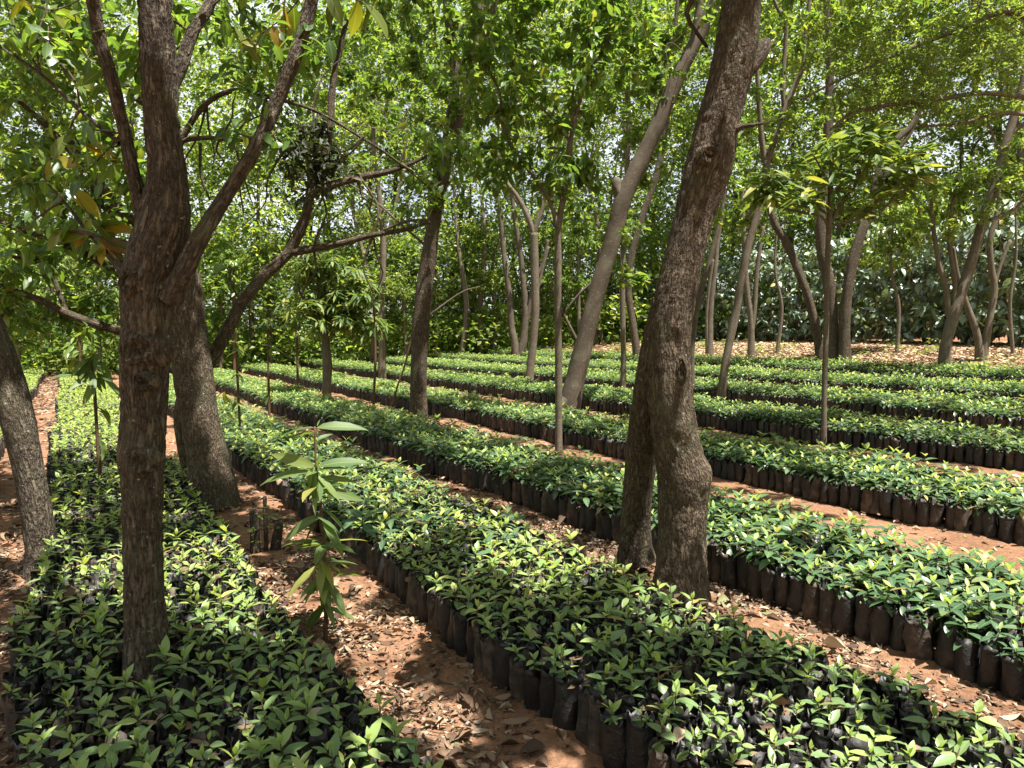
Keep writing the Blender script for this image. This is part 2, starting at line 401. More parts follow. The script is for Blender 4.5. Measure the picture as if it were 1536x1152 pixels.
# ------------------------------------------------------------------ light gaps in the overhead canopy
GAPS = [  # photograph pixels of ground that lies in sun: x, y, rx, ry, strength
    (300, 850, 190, 75, 1), (560, 900, 130, 60, .95), (120, 900, 90, 50, .6), (620, 985, 130, 45, .95), (330, 930, 100, 40, .8),
    (820, 830, 180, 60, .95), (980, 900, 110, 50, .75), (700, 770, 120, 40, .8), (560, 740, 120, 60, .7),
    (1350, 960, 190, 55, 1), (1200, 890, 90, 30, .7), (1480, 900, 100, 45, .9), (1500, 1040, 90, 40, .8), (1150, 800, 90, 40, .9), (1330, 830, 110, 40, .7),
    (1300, 790, 140, 30, 1), (1470, 800, 110, 40, 1), (1440, 740, 140, 40, .9), (1180, 750, 60, 20, .8),
    (150, 640, 130, 50, .95), (440, 690, 100, 40, .8), (760, 660, 130, 30, .7), (700, 1040, 60, 30, .5), (1120, 1010, 120, 40, .35),
    (800, 640, 90, 20, .8), (1000, 720, 90, 30, .5), (450, 590, 130, 25, .8), (1300, 528, 300, 16, 1), (980, 520, 160, 10, .9), (620, 525, 200, 12, .6), (1300, 560, 200, 10, .4), (80, 650, 40, 60, .9), (850, 1110, 60, 30, .3), (480, 1060, 60, 30, .3),
]
LIT = [(P(520, 30, 3.4), .3), (P(385, 60, 3.4), .3), (P(110, 310, 3.3), .3), (P(475, 650, 3.9), .3), (P(475, 700, 3.9), .3), (P(190, 110, 3.2), .3), (P(62, 800, 4.75), .22), (P(955, 700, 4.9), .3), (P(1020, 640, 4.35), .3), (P(1040, 800, 4.35), .14), (P(320, 620, 6.8), .22), (P(30, 650, 4.75), .15), (P(890, 470, 13), .5), (P(935, 310, 13), .3)]
LIT += [(P(x, y, 24), 1.5) for x in range(700, 1600, 75) for y in (390, 450, 500)] + [(P(x, 527, 19.5), 1.5) for x in range(660, 1600, 70)]      # leaves and bark the sun reaches
SH1 = [P(x, y, 3.05) for x, y in ((222, 900), (215, 800), (214, 700), (214, 600), (220, 500), (225, 430), (246, 330), (250, 250), (244, 180), (238, 100), (265, 400), (190, 240))]
SH7 = [P(x, y, 4.4) for x, y in ((1020, 880), (1020, 770), (1004, 550), (1012, 450), (1030, 370), (1045, 300), (1064, 245), (1073, 180), (1090, 120), (1105, 40), (960, 620), (953, 800), (980, 520))]
_cq = np.random.default_rng(17); _cw = [(_cq.normal(0, w), _cq.normal(0, w), _cq.uniform(0, 6.28), a) for w, a in ((1.4, .5), (1.6, .5), (2.6, .55), (2.9, .55), (4.5, .5), (5, .5), (8, .4), (9, .4), (13, .3), (14, .3)) for _ in range(2)]
def cover(x, y):
    """0..1 field of larger and smaller openings between the crowns"""
    t = sum(a*np.sin(kx*x+ky*y+ph) for kx, ky, ph, a in _cw)
    return np.clip(.5+t*.27, 0, 1)
_gq = np.random.default_rng(29)
SHG1 = [G(x, y)+np.array([0, 0, .35]) for x in range(20, 600, 75) for y in (1035, 1085, 1140) if not (x > 450 and y < 1050)]
SHG7 = [G(x, y)+np.array([0, 0, .35]) for x in range(760, 1420, 80) for y in (985, 1040, 1100) if x < 900+(y-960)*4.5]
SHADE = [(q, .2) for q in SH1+SH7]+[(q, .2) for q in SHG1+SHG7]  # points kept in shade by leaf clumps added to the crowns
def far_shade(x0, x1, y0, y1, n):  # ground points to shade with leaf clumps added overhead
    out = []
    for _ in range(n):
        g = G(_gq.uniform(x0, x1), _gq.uniform(y0, y1))
        if cover(np.array([g[0]]), np.array([g[1]]))[0] < .56: out.append((g, 1, 5.5, 9.5))
    return out
def lit_keep(p):
    k = np.ones(len(p), bool)
    for q, rad in LIT:
        d = p-q; al = d@SUN
        k &= ~((al > .1) & (np.linalg.norm(d-al[:, None]*SUN, axis=1) < rad))
    return k
def gap_keep(p, r, base=.0):
    """which twigs to keep so that the sun reaches the ground where it does in the photograph"""
    t = (p[:, 2]-.25)/SUN[2]
    g = p-SUN[None]*t[:, None]
    px, py, f = proj(g)
    L = np.full(len(p), 0.)
    ok = ~np.isnan(px)
    for x, y, rx, ry, s in GAPS:
        e = s*np.exp(-np.clip(((px-x)/rx)**2+((py-y)/ry)**2, 0, 50)**1.5)
        L = np.where(ok, np.maximum(L, np.where(ok, e, 0)), L)
    far_ = np.where(ok, np.clip((f-7)/6, 0, 1), 1)
    L = L*(1-.25*far_)+.24*far_+(.26+.36*far_)*(cover(g[:, 0], g[:, 1])-.5)*2
    rem = np.clip((L-.36)/.22, 0, 1)
    for q, rad in SHADE:
        d = p-q; al = d@SUN
        rem = np.where((L < .6) & (al > .1) & (np.linalg.norm(d-al[:, None]*SUN, axis=1) < rad), 0, rem)
    for q, rad in LIT:
        d = p-q; al = d@SUN
        e = np.linalg.norm(d-al[:, None]*SUN, axis=1)
        rem = np.where((al > .1) & (e < rad), 1, rem)
    return r.random(len(p)) > rem*.97+.02

# ------------------------------------------------------------------ trees
TRUNKS = []     # (x, y, radius): seedlings keep clear of these
def poly(pl, Y0):
    pts, rad = [], []
    for q in pl:
        Y = Y0+(q[3] if len(q) > 3 else 0)
        pts.append(P(q[0], q[1], Y)); rad.append(q[2]/2/F*Y)
    return pts, rad
def tree(name, label, cat, trunk, limbs=(), crowns=(), bark='bark_thin', leaf='leaf_broad', tpl=None, size=.12, nleaf=14,
         group=None, base=None, gaps=False, sides=None, fiss=0., lump=.06, seg=None, flare=.12, knots=(), whorl=False,
         droop=.25, twig_r=.006, seed=1, length=.3, limb_bark=None, bare=(), minz=None, upw=1.0, girth=1.0, limb_girth=1.0, shade=()):
    r = np.random.default_rng(seed)
    b = G(*base) if base is not None else G(trunk[0][0], trunk[0][1])
    Y0 = b[1]
    pts, rad = poly(trunk, Y0); rad = [q*girth for q in rad]
    pts[0] = pts[0].copy()
    z0 = float(gz(pts[0][0], pts[0][1]))
    pts = [np.array([pts[0][0], pts[0][1], z0-.15])]+pts[(1 if pts[0][2] < z0+.02 else 0):]
    if len(pts) > len(rad): rad = [rad[0]]+rad
    org = np.array([pts[0][0], pts[0][1], z0])
    TRUNKS.append((org[0], org[1], rad[0]))
    root = thing(name, label, cat, org, group)
    big = rad[0] > .055
    mb = MB()
    kn = [(P(kx, ky, Y0-kr), kw, kh, ring) for kx, ky, kr, kw, kh, ring in knots]
    skel = [tube(mb, pts, rad, sides or (20 if big else 9), seg or (.06 if big else .12), lump, fiss, seed=seed*31, flare=flare, knots=kn)]
    mb.build('trunk', [bark], root, org)
    for i, l in enumerate(limbs):
        lp, lr = poly(l, Y0); lr = [q*limb_girth for q in lr]
        mb = MB()
        skel.append(tube(mb, lp, lr, (sides//2 if sides else (10 if lr[0] > .03 else 6)), (seg*1.5 if seg else .08), lump, fiss*.4, seed=seed*31+i+1))
        mb.build('limb', [limb_bark or bark], root, org)
    for i, l in enumerate(bare):
        lp, lr = poly(l, Y0)
        mb = MB(); c = tube(mb, lp, lr, 6, .08, .05, 0, seed=seed*77+i)
        mb.build('branch', [limb_bark or bark], root, org); skel.append(c)
    if not crowns: return root
    nodes = np.vstack([s[::max(1, int(.15/max(.02, np.linalg.norm(s[1]-s[0]))))] for s in skel])
    att = []
    dense = 1.0 if Y0 < 6 else 1.35
    if Y0 > 8 and not whorl: nleaf = int(nleaf*(2.4 if gaps else 2.0))
    elif gaps and Y0 < 8: nleaf = int(nleaf*(3 if Y0 < 5.5 else 1.5))
    for (px, py, dy, rx, rz, n) in crowns:
        c = P(px, py, Y0+dy); n = int(n*dense)
        q = r.normal(0, 1, (n, 3)); q /= np.linalg.norm(q, axis=1)[:, None]
        q *= (r.random(n)**.45)[:, None]
        att.append(c+q*np.array([rx, rx, rz]))
    att = np.vstack(att)
    zz = z0+(minz if minz is not None else .6)
    att = att[att[:, 2] > zz]
    if gaps: att = att[gap_keep(att, r)]
    if shade:
        sq = np.vstack([q+SUN*r.uniform(t0, t1, (k, 1))+r.normal(0, .16, (k, 3)) for q, k, t0, t1 in shade])  # leaf clumps added up the sun ray, placed to shade each point
        att = np.vstack([att, sq[sq[:, 2] > 3.7]])
    dist = np.array([np.min(np.linalg.norm(nodes-a, axis=1)) for a in att])
    mb = MB(); ends, dirs = [], []
    arr = np.zeros((len(nodes)+len(att)*4, 3)); arr[:len(nodes)] = nodes; cnt = len(nodes)
    for i in np.argsort(dist):
        a = att[i]
        dd = np.linalg.norm(arr[:cnt]-a, axis=1)+.5*np.maximum(0, arr[:cnt, 2]-a[2])
        p0 = arr[int(np.argmin(dd))]
        ln = np.linalg.norm(a-p0)
        if ln < .05: continue
        bow = r.normal(0, .12, 3)*ln; bow[2] += .10*ln
        p1, p2 = p0+(a-p0)*.35+bow, p0+(a-p0)*.72+bow*.8
        rr = min(.02, twig_r*(.4+.75*ln))
        tube(mb, [p0, p1, p2, a], [rr, rr*.8, rr*.6, rr*.3], 4 if Y0 < 9 else 3, max(.12, ln*.3), m=1, cap=False)
        arr[cnt:cnt+3] = [p1, p2, a]; cnt += 3
        ends.append(a); dirs.append(a-p2)
        if ln > .9:
            ends.append(p2); dirs.append(p2-p1)
    if tpl is None: tpl = 'hi' if Y0 < 5 else ('mid' if Y0 < 11 else 'lo')
    E, D = np.array(ends), np.array(dirs)
    spray(mb, TPL[tpl], E, D, nleaf, size, r, 0, length=length, droop=droop, whorl=whorl, upw=upw, keep=(lambda p: gap_keep(p, r)) if gaps else lit_keep)
    mb.build('crown', [leaf, 'twig'], root, org)  # crown also holds the leaf clumps added for shade
    return root

# ------- the big near trees
tree('forked_tree', 'thick dark forked trunk standing in the near left seedling bed, forking at head height', 'tree',
     [(222, 1068, 92), (222, 1030, 84), (220, 970, 76), (215, 850, 66), (214, 740, 68), (213, 690, 76), (216, 620, 74), (217, 560, 80), (220, 500, 84), (222, 440, 90),
      (232, 385, 92), (246, 330, 84), (250, 260, 64), (244, 200, 58), (238, 100, 58), (232, 0, 54), (226, -150, 50), (215, -400, 42, .2), (230, -700, 30, .3), (240, -1000, 14, .2)],
     limbs=[[(228, 360, 40, .02), (212, 310, 32, .02), (197, 250, 28, 0), (185, 190, 27, 0), (168, 120, 26, -.05), (150, 60, 26, -.05), (138, -10, 25, -.1), (110, -200, 22, -.3), (60, -450, 16, -.5)],
            [(255, 450, 50, -.04), (272, 415, 42, -.06), (298, 360, 36, -.05), (335, 300, 31, 0), (375, 235, 29, 0), (410, 165, 28, .05), (440, 90, 27, .05), (462, 25, 26, .1), (480, -60, 24, .1), (520, -300, 18, .2), (600, -600, 10, .3)],
            [(248, 140, 34, .04), (268, 105, 28, .1), (288, 50, 25, .15), (310, 15, 23, .2), (345, -60, 20, .3), (420, -250, 14, .5)],
            [(240, 430, 36, -.05), (205, 415, 36, .0), (186, 404, 30, .02), (181, 398, 26, .03)]],
     bare=[[(186, 404, 16, .05), (160, 380, 9, .1), (135, 352, 6, .12), (95, 300, 4, .2)], [(180, 215, 8, -.02), (120, 165, 6, .1), (60, 110, 5, .15), (0, 70, 4, .2)]],
     crowns=[(230, -900, 0, 2.9, 1.5, 170), (-300, -700, .3, 1.5, 1.0, 50), (640, -600, .8, 1.6, 1.1, 60), (230, -750, -1.8, 1.9, 1.0, 80), (700, -1500, -2.2, 2.2, .9, 90)],
     bark='bark_brown', leaf='leaf_broad', size=.14, nleaf=14, gaps=True, sides=56, fiss=.008, lump=.03, seg=.02, flare=.12, seed=11, minz=3.0, girth=.87, limb_girth=.75, shade=[(q, 7, 3.2, 5.2) for q in SH1]+[(q, 3, 5, 7) for q in SHG1],
     knots=[(205, 525, .11, .07, .035, True), (213, 572, .10, .045, .012, True), (212, 690, .10, .06, .02, True), (190, 420, .1, .05, .02, False), (240, 470, .1, .06, .012, False)])
def hang_leaves(root, items, Yb, twigs, leafmat, tpl='big', name='leafy_twig', seed=0):
    """single large leaves on fine twigs: items = (px,py of stalk, px,py of tip, depth offset)"""
    r = np.random.default_rng(seed)
    lines = [catmull(np.array([P(a, b, Yb+c) for a, b, c in tw]), .03) for tw in twigs] or [None]
    pos, D, S, own = [], [], [], []
    for a, b, c, d, dy in items:
        p, q = P(a, b, Yb+dy), P(c, d, Yb+dy+r.normal(0, .03))
        k = int(np.argmin([np.min(np.linalg.norm(l-p, axis=1)) for l in lines])) if twigs else 0
        if twigs:
            l = lines[k]; e = l[int(np.argmin(np.linalg.norm(l-p, axis=1)))]
            q = q+(e-p); p = e
        pos.append(p); D.append(q-p); S.append(np.linalg.norm(q-p)*1.05); own.append(k)
    D, pos, S, own = np.array(D), np.array(pos), np.array(S), np.array(own); nn = r.normal(0, .35, (len(D), 3)); nn[:, 2] += .8; nn[:, 1] -= .55
    for k, l in enumerate(lines):
        w = own == k
        if not w.any(): continue
        mb = MB()
        if l is not None: tube(mb, l, np.linspace(.004, .0018, len(l)), 5, .06, m=1)
        place(mb, TPL[tpl], pos[w], frames(D[w], nn[w]), S[w])
        mb.build(name, [leafmat, 'twig'], root, root.location)
t1 = bpy.data.objects['forked_tree']
Y1 = t1.location.y
hang_leaves(t1, [(533, 10, 531, 66, .2), (545, 8, 590, 42, .2), (556, 18, 548, 45, .25), (500, 8, 488, 44, .15), (480, 0, 500, 40, .1), (360, 62, 322, 72, .2), (398, 62, 378, 68, .2), (378, 66, 392, 100, .2),
                 (440, 20, 432, 66, .2), (455, 20, 458, 60, .25), (405, 10, 380, 30, .2), (395, 22, 410, 55, .2), (372, 5, 350, 30, .2), (420, 5, 418, 40, .2), (610, 0, 590, 30, .3),
                 (175, 112, 205, 115, -.1), (172, 92, 168, 65, -.1), (175, 115, 172, 128, -.1)], Y1,
            [[(470, -40, .1), (440, 10, .2), (400, 45, .2), (362, 62, .2)], [(480, -50, .1), (520, -8, .2), (560, 8, .2)], [(424, -60, .2), (428, 30, .2), (430, 80, .2)], [(470, -40, .1), (500, 0, .15)]], 'leaf_yellow', seed=3)
hang_leaves(t1, [(88, 288, 130, 320, .1), (92, 318, 60, 345, .1), (128, 215, 165, 245, .1), (135, 222, 175, 232, .12), (150, 320, 185, 345, .1), (148, 330, 200, 332, .1), (150, 345, 172, 300, .1), (140, 350, 80, 352, .1),
                 (150, 365, 190, 378, .1), (132, 350, 105, 372, .1), (160, 368, 148, 400, .1), (110, 350, 70, 345, .1), (20, 130, 5, 160, .2), (60, 20, 100, 50, .2), (70, 15, 30, 0, .2), (100, 30, 140, 45, .2), (15, 90, -20, 110, .2),
                 (0, 120, 25, 135, .2), (8, 150, 20, 110, .2), (40, 185, 75, 190, .1), (160, 372, 190, 395, .1)], Y1,
            [[(182, 398, .03), (150, 345, .1), (110, 290, .12), (80, 240, .2)], [(172, 382, .05), (140, 350, .1), (95, 345, .1)], [(185, 215, 0), (150, 225, .1), (120, 212, .1)], [(138, -10, -.1), (80, 15, .2), (30, 0, .2)]], 'leaf_yellow', seed=4)
hang_leaves(t1, [(160, 340, 195, 318, .1), (165, 350, 200, 352, .1), (140, 318, 120, 345, .1), (120, 330, 95, 360, .1), (170, 360, 145, 335, .1), (155, 375, 180, 410, .1), (150, 380, 120, 395, .1), (130, 375, 95, 395, .1)], Y1,
            [[(178, 400, .04), (160, 360, .1), (135, 320, .12)]], 'leaf_broad', seed=5)

tree('buttressed_tree', 'broad tree with flared buttress leaning behind the forked trunk, many bare limbs to the left', 'tree',
     [(324, 758, 84), (318, 730, 74), (311, 690, 66), (301, 640, 62), (294, 590, 60), (287, 530, 60), (281, 470, 58), (272, 400, 54, .1), (258, 330, 48, .2), (245, 250, 40, .3), (240, 150, 34, .4), (250, 0, 28, .5), (260, -200, 18, .6)],
     limbs=[[(283, 700, 38, .15), (276, 660, 40, .2), (272, 620, 40, .3), (276, 590, 34, .5)],
            [(292, 575, 36, .2), (316, 540, 36, .3), (338, 500, 34, .3), (362, 455, 32, .3), (395, 415, 31, .35), (432, 380, 28, .4), (455, 335, 25, .4), (468, 285, 24, .4), (487, 235, 22, .5), (495, 190, 20, .5), (500, 120, 17, .6), (520, 30, 12, .7)],
            [(262, 380, 30, .2), (215, 340, 28, .3), (182, 318, 25, .3), (140, 262, 22, .2), (95, 215, 19, .2), (50, 170, 14, .1), (0, 130, 10, 0)],
            [(275, 500, 30, .2), (200, 500, 26, .1), (165, 492, 24, 0), (110, 474, 22, -.1), (60, 450, 19, -.2), (0, 428, 15, -.3), (-60, 400, 10, -.4)],
            [(258, 420, 28, .3), (200, 420, 24, .3), (155, 395, 20, .3), (110, 372, 17, .3), (60, 355, 14, .2), (0, 333, 12, .1), (-70, 300, 8, 0)],
            [(175, 320, 22, .3), (150, 300, 24, .3), (130, 255, 18, .4), (100, 200, 16, .4), (70, 130, 13, .5), (40, 60, 10, .5)],
            [(252, 170, 26, .3), (215, 152, 26, .2), (175, 118, 24, .1), (130, 70, 20, 0), (90, 30, 17, 0), (50, -20, 14, 0), (-20, -120, 10, 0)],
            [(255, 260, 24, .4), (275, 205, 18, .4), (310, 155, 15, .4), (355, 135, 13, .4), (400, 145, 11, .4), (470, 165, 9, .4), (540, 205, 7, .5), (600, 245, 6, .5), (650, 288, 4, .5)],
            [(250, 215, 16, .4), (300, 207, 13, .4), (345, 209, 12, .4), (395, 213, 10, .4), (445, 225, 7, .5), (490, 245, 4, .5)]],
     bare=[[(440, 378, 14, .4), (475, 372, 12, .4), (515, 364, 10, .4), (560, 352, 9, .4), (605, 345, 7, .5), (645, 333, 5, .5)],
           [(468, 290, 14, .4), (500, 277, 12, .4), (540, 266, 11, .5), (585, 257, 8, .5), (640, 235, 5, .6)],
           [(110, 372, 9, .3), (85, 300, 7, .3), (50, 262, 6, .3), (0, 255, 5, .3)], [(100, 470, 8, -.1), (70, 400, 6, -.1), (20, 385, 5, -.1)],
           [(300, 215, 5, .4), (302, 265, 4, .4), (315, 300, 3, .4)], [(400, 150, 5, .4), (385, 200, 4, .3), (360, 260, 3, .3), (365, 320, 2, .3)], [(560, 352, 4, .4), (545, 400, 3, .4), (560, 440, 2, .4)]],
     crowns=[(80, 120, .2, 1.3, .8, 55), (20, 320, .2, .8, .6, 22), (330, 60, .6, 1.3, .7, 45), (480, 100, .6, 1.1, .8, 45), (600, 230, .6, .8, .6, 22), (150, -200, .3, 2.2, 1.0, 90), (420, -250, .5, 2.0, 1.0, 80), (110, 330, .2, .5, .4, 18), (-150, 150, 0, 1.2, 1.2, 40), (60, 60, -1.5, .9, .5, 40), (100, 250, -1.2, .6, .4, 24), (70, 410, .1, .6, .3, 22), (20, 470, .3, .5, .3, 18), (130, 470, .2, .4, .25, 14)],
     bark='bark_dark', size=.12, nleaf=13, fiss=.006, sides=40, seg=.035, gaps=True, seed=21, minz=1.3, flare=.2, limb_bark='bark_dark', limb_girth=.56, girth=.92)

_t2 = bpy.data.objects['buttressed_tree']; _q = np.random.default_rng(66)
for k in range(26):
    x0, y0 = [(470, 160), (545, 205), (350, 209), (430, 220), (540, 266), (560, 352), (470, 372), (475, 270), (400, 145), (360, 450), (310, 155), (600, 245), (330, 207)][k % 13]
    dx, dy = _q.normal(10, 50), _q.uniform(20, 130) if k % 3 else -_q.uniform(20, 90)
    pl = [(x0, y0, 4, .45), (x0+dx*.3+_q.normal(0, 8), y0+dy*.4, 3, .45), (x0+dx*.7+_q.normal(0, 10), y0+dy*.7, 2.2, .5), (x0+dx, y0+dy, 1.2, .5)]
    pts, rad = poly(pl, _t2.location.y); mb = MB(); tube(mb, pts, rad, 5, .1, .05); mb.build('branch', ['twig'], _t2, _t2.location)
mb = MB(); q = np.array([P(472, 235, _t2.location.y+.42)]*46)+_q.normal(0, 1, (46, 3))*[.13, .1, .17]
spray(mb, TPL['fine'], q, _q.normal(0, 1, (46, 3)), 16, .10, _q, length=.16, droop=.4, jit=.03)
for a in q[:20]: tube(mb, [P(478, 262, _t2.location.y+.42), (a+P(475, 250, _t2.location.y+.42))/2+_q.normal(0, .02, 3), a], [.006, .004, .002], 4, .1, m=1)
mb.build('dark_twig_clump', ['dry_leaf', 'twig'], _t2, _t2.location)
tree('curved_tree', 'bare brown trunk curving out of the picture at the left edge', 'tree',
     [(62, 866, 66), (63, 840, 54), (58, 790, 50), (48, 730, 50), (36, 670, 51), (22, 610, 53), (6, 555, 54), (-15, 500, 52), (-50, 420, 48), (-110, 300, 44), (-200, 100, 38), (-280, -200, 28), (-330, -500, 14)],
     crowns=[(-330, -420, 0, 1.8, 1.2, 60), (-200, -350, 1.0, 1.2, 1.0, 30)], bark='bark_brown', size=.13, fiss=.004, sides=40, seg=.03, gaps=True, girth=.86, seed=31, minz=2.6)

tree('twin_stemmed_tree', 'large dark ridged trunk with a second stem fused at its base, right of the middle', 'tree',
     [(1020, 900, 96), (1021, 885, 86), (1022, 850, 78), (1023, 800, 72), (1024, 755, 76), (1024, 715, 79), (1017, 680, 74), (1009, 630, 70), (1004, 570, 66), (1005, 500, 64), (1012, 450, 62), (1024, 395, 60), (1037, 340, 60), (1052, 285, 64), (1064, 245, 68), (1073, 200, 65),
      (1086, 150, 62), (1098, 105, 64), (1106, 60, 62), (1112, 0, 56), (1120, -100, 52), (1130, -300, 44), (1125, -600, 32), (1130, -900, 16)],
     limbs=[[(954, 838, 62, .5), (953, 815, 50, .48), (953, 780, 46, .45), (957, 730, 47, .38), (962, 680, 48, .3), (967, 630, 46, .2), (975, 570, 44, .1), (984, 510, 40, .04), (994, 450, 30, 0)],
            [(1118, 100, 36, 0), (1138, 82, 26, .02), (1150, 62, 16, .04)],
            [(1090, 200, 16, -.05), (1112, 190, 11, -.08), (1132, 187, 6, -.1), (1155, 184, 3, -.12)]],
     bare=[[(1112, -60, 14, .0), (1060, -20, 9, .1), (1030, 20, 7, .2), (1060, 70, 5, .2)]],
     crowns=[(1130, -1050, .2, 3.4, 1.5, 210), (600, -950, .5, 1.6, 1.0, 60), (1700, -900, .5, 2.0, 1.2, 80), (1250, -800, -2.2, 2.2, 1.2, 90), (1130, -900, 2.4, 2.4, 1.0, 90), (800, -620, 3.2, 1.8, .9, 70), (1500, -560, 3.2, 2.0, .9, 80)],
     bark='bark_dark', size=.14, nleaf=14, gaps=True, sides=64, fiss=.008, lump=.03, seg=.022, flare=.3, seed=41, minz=3.6, shade=[(q, 7, 3.2, 5.2) for q in SH7]+[(q, 3, 5, 7) for q in SHG7],
     knots=[(1068, 226, .12, .045, .035, True), (1058, 715, .1, .10, .03, False), (1024, 560, .13, .05, .022, True), (1020, 490, .13, .05, .018, False), (1030, 640, .14, .07, .02, False), (1010, 760, .14, .06, -.012, False)])
def knot_part(root, px, py, kr, rx, rz, prof, matn='bark_brown', seed=0, name='knot'):
    r = np.random.default_rng(seed); Y = root.location.y-kr; c = P(px, py, Y)
    th = np.linspace(0, 2*np.pi, 40, endpoint=False); rows = []
    for q, h in prof:
        w = 1+.10*np.sin(2*th+r.uniform(0, 6))+.06*np.sin(5*th+r.uniform(0, 6))
        X, Z = rx*q*np.cos(th)*w, rz*q*np.sin(th)*w
        rows.append(np.stack([c[0]+X, c[1]-h+r.normal(0, .0015, 40)+X*X/(2*max(kr, .05))*.9, c[2]+Z], 1))
    v = np.concatenate(rows+[[c-np.array([0, prof[-1][1], 0])]]); f = []
    a = np.arange(40); b = (a+1) % 40
    for k in range(len(prof)-1): f.append(np.stack([a+k*40, a+(k+1)*40, b+(k+1)*40, b+k*40], 1))
    k = len(prof)-1; f.append(np.stack([a+k*40, np.full(40, len(prof)*40), b+k*40], 1))
    uv = np.stack([v[:, 0]-c[0], v[:, 2]-c[2]], 1)
    mb = MB(); mb.add(v, f, uv); mb.build(name, [matn], root, root.location)
BUR = [(a, b*.85) for a, b in [(1.25, -.05), (1.05, .0), (.92, .022), (.78, .030), (.70, .022), (.62, .030), (.5, .020), (.38, .006), (.25, .008), (.1, .014)]]
_t1 = bpy.data.objects['forked_tree']; tw = bpy.data.objects['twin_stemmed_tree']
knot_part(_t1, 207, 524, .105, .085, .062, BUR, seed=1); knot_part(_t1, 214, 572, .108, .034, .036, BUR, seed=2); knot_part(_t1, 210, 692, .10, .055, .045, [(a, b*.7) for a, b in BUR], seed=3); knot_part(_t1, 196, 424, .10, .05, .05, BUR, seed=4)
knot_part(tw, 1022, 556, .125, .03, .085, [(a, b*.8) for a, b in BUR], 'bark_dark', seed=5, name='scar'); knot_part(tw, 1063, 232, .135, .05, .05, BUR, 'bark_dark', seed=6)
# sawn branch stub on that trunk
tw = bpy.data.objects['twin_stemmed_tree']
mb = MB(); q = P(1066, 226, tw.location.y-.135)
tube(mb, [q+np.array([0, .05, .004]), q+np.array([-.004, -.012, .0])], [.03, .025], 14, .02, .12, cap=False, seed=3)
e = q+np.array([-.004, -.012, 0]); th = np.linspace(0, 6.283, 14, endpoint=False); rg = np.random.default_rng(4)
v = np.vstack([[e+[.025*k*math.cos(a), rg.normal(0, .0015)+.003*(1-k), .025*k*math.sin(a)] for a in th] for k in (1.02, .6, .25)]+[e[None]])
a = np.arange(14); b = (a+1) % 14
mb.add(v, [np.concatenate([np.stack([a+14*k, b+14*k, b+14*k+14, a+14*k+14], 1) for k in (0, 1)]), np.stack([a+28, b+28, np.full(14, 42)], 1)], v[:, ::2]*1.0)
mb.build('branch_stub', ['cutwood'], tw, tw.location)

_q = np.random.default_rng(67)
for k in range(22):
    x0, y0, dy = [(182, 200, 0), (165, 110, -.05), (288, 50, .15), (310, 15, .2), (120, 165, .1), (60, 110, .15), (135, 352, .1), (440, 90, .05), (390, 210, 0), (150, 60, 0), (95, 300, .2)][k % 11]
    dx, ddy = _q.normal(-20, 70), _q.normal(-10, 70)
    pl = [(x0, y0, 4, dy), (x0+dx*.35+_q.normal(0, 6), y0+ddy*.35, 3, dy), (x0+dx*.7+_q.normal(0, 8), y0+ddy*.7, 2.4, dy+.05), (x0+dx, y0+ddy, 1.4, dy+.1)]
    pts, rad = poly(pl, _t1.location.y); mb = MB(); tube(mb, pts, rad, 5, .05, .05)
    n_ = 7; e_ = np.array([pts[1+int(_q.integers(0, 3))] for _ in range(n_)]); spray(mb, TPL['hi'], e_, _q.normal(0, 1, (n_, 3)), 2, .085, _q, 1, length=.05, droop=.5)
    mb.build('leafy_branch', ['twig', 'leaf_broad'], _t1, _t1.location)
# ------- middle distance
tree('straight_tree', 'straight dark trunk left of the middle, forking into two grey stems high up', 'tree',
     [(628, 640, 31), (628, 620, 27), (628, 560, 25), (630, 500, 26), (636, 440, 25), (643, 390, 23), (650, 335, 21), (657, 295, 21), (667, 250, 20), (676, 190, 18), (681, 140, 15), (682, 100, 14), (675, 50, 13), (671, 0, 13), (668, -150, 9)],
     limbs=[[(670, 235, 17), (688, 180, 17), (703, 130, 16), (714, 80, 15), (728, 50, 13), (742, 0, 11), (760, -150, 8)], [(708, 110, 13), (716, 60, 12), (718, 10, 11), (715, -100, 8)], [(652, 310, 14), (660, 296, 12), (668, 293, 9)]],
     bare=[[(640, 370, 5), (600, 335, 4), (560, 300, 3), (515, 270, 3)], [(635, 480, 4), (690, 440, 3), (720, 430, 2)], [(645, 330, 5), (610, 332, 4), (575, 345, 3)]],
     crowns=[(690, 60, 0, 2.0, 1.0, 70), (600, 150, -.5, 1.4, .8, 40), (770, 90, .5, 1.5, 1.0, 50), (590, 260, 0, 1.1, .6, 26), (690, -240, -1, 3.2, 1.4, 170), (700, 290, -.4, .8, .5, 20), (520, 50, .6, 1.3, .9, 34)],
     bark='bark_dark', size=.15, nleaf=13, seed=51, gaps=True, shade=far_shade(380, 760, 560, 700, 420), limb_bark='bark_grey')
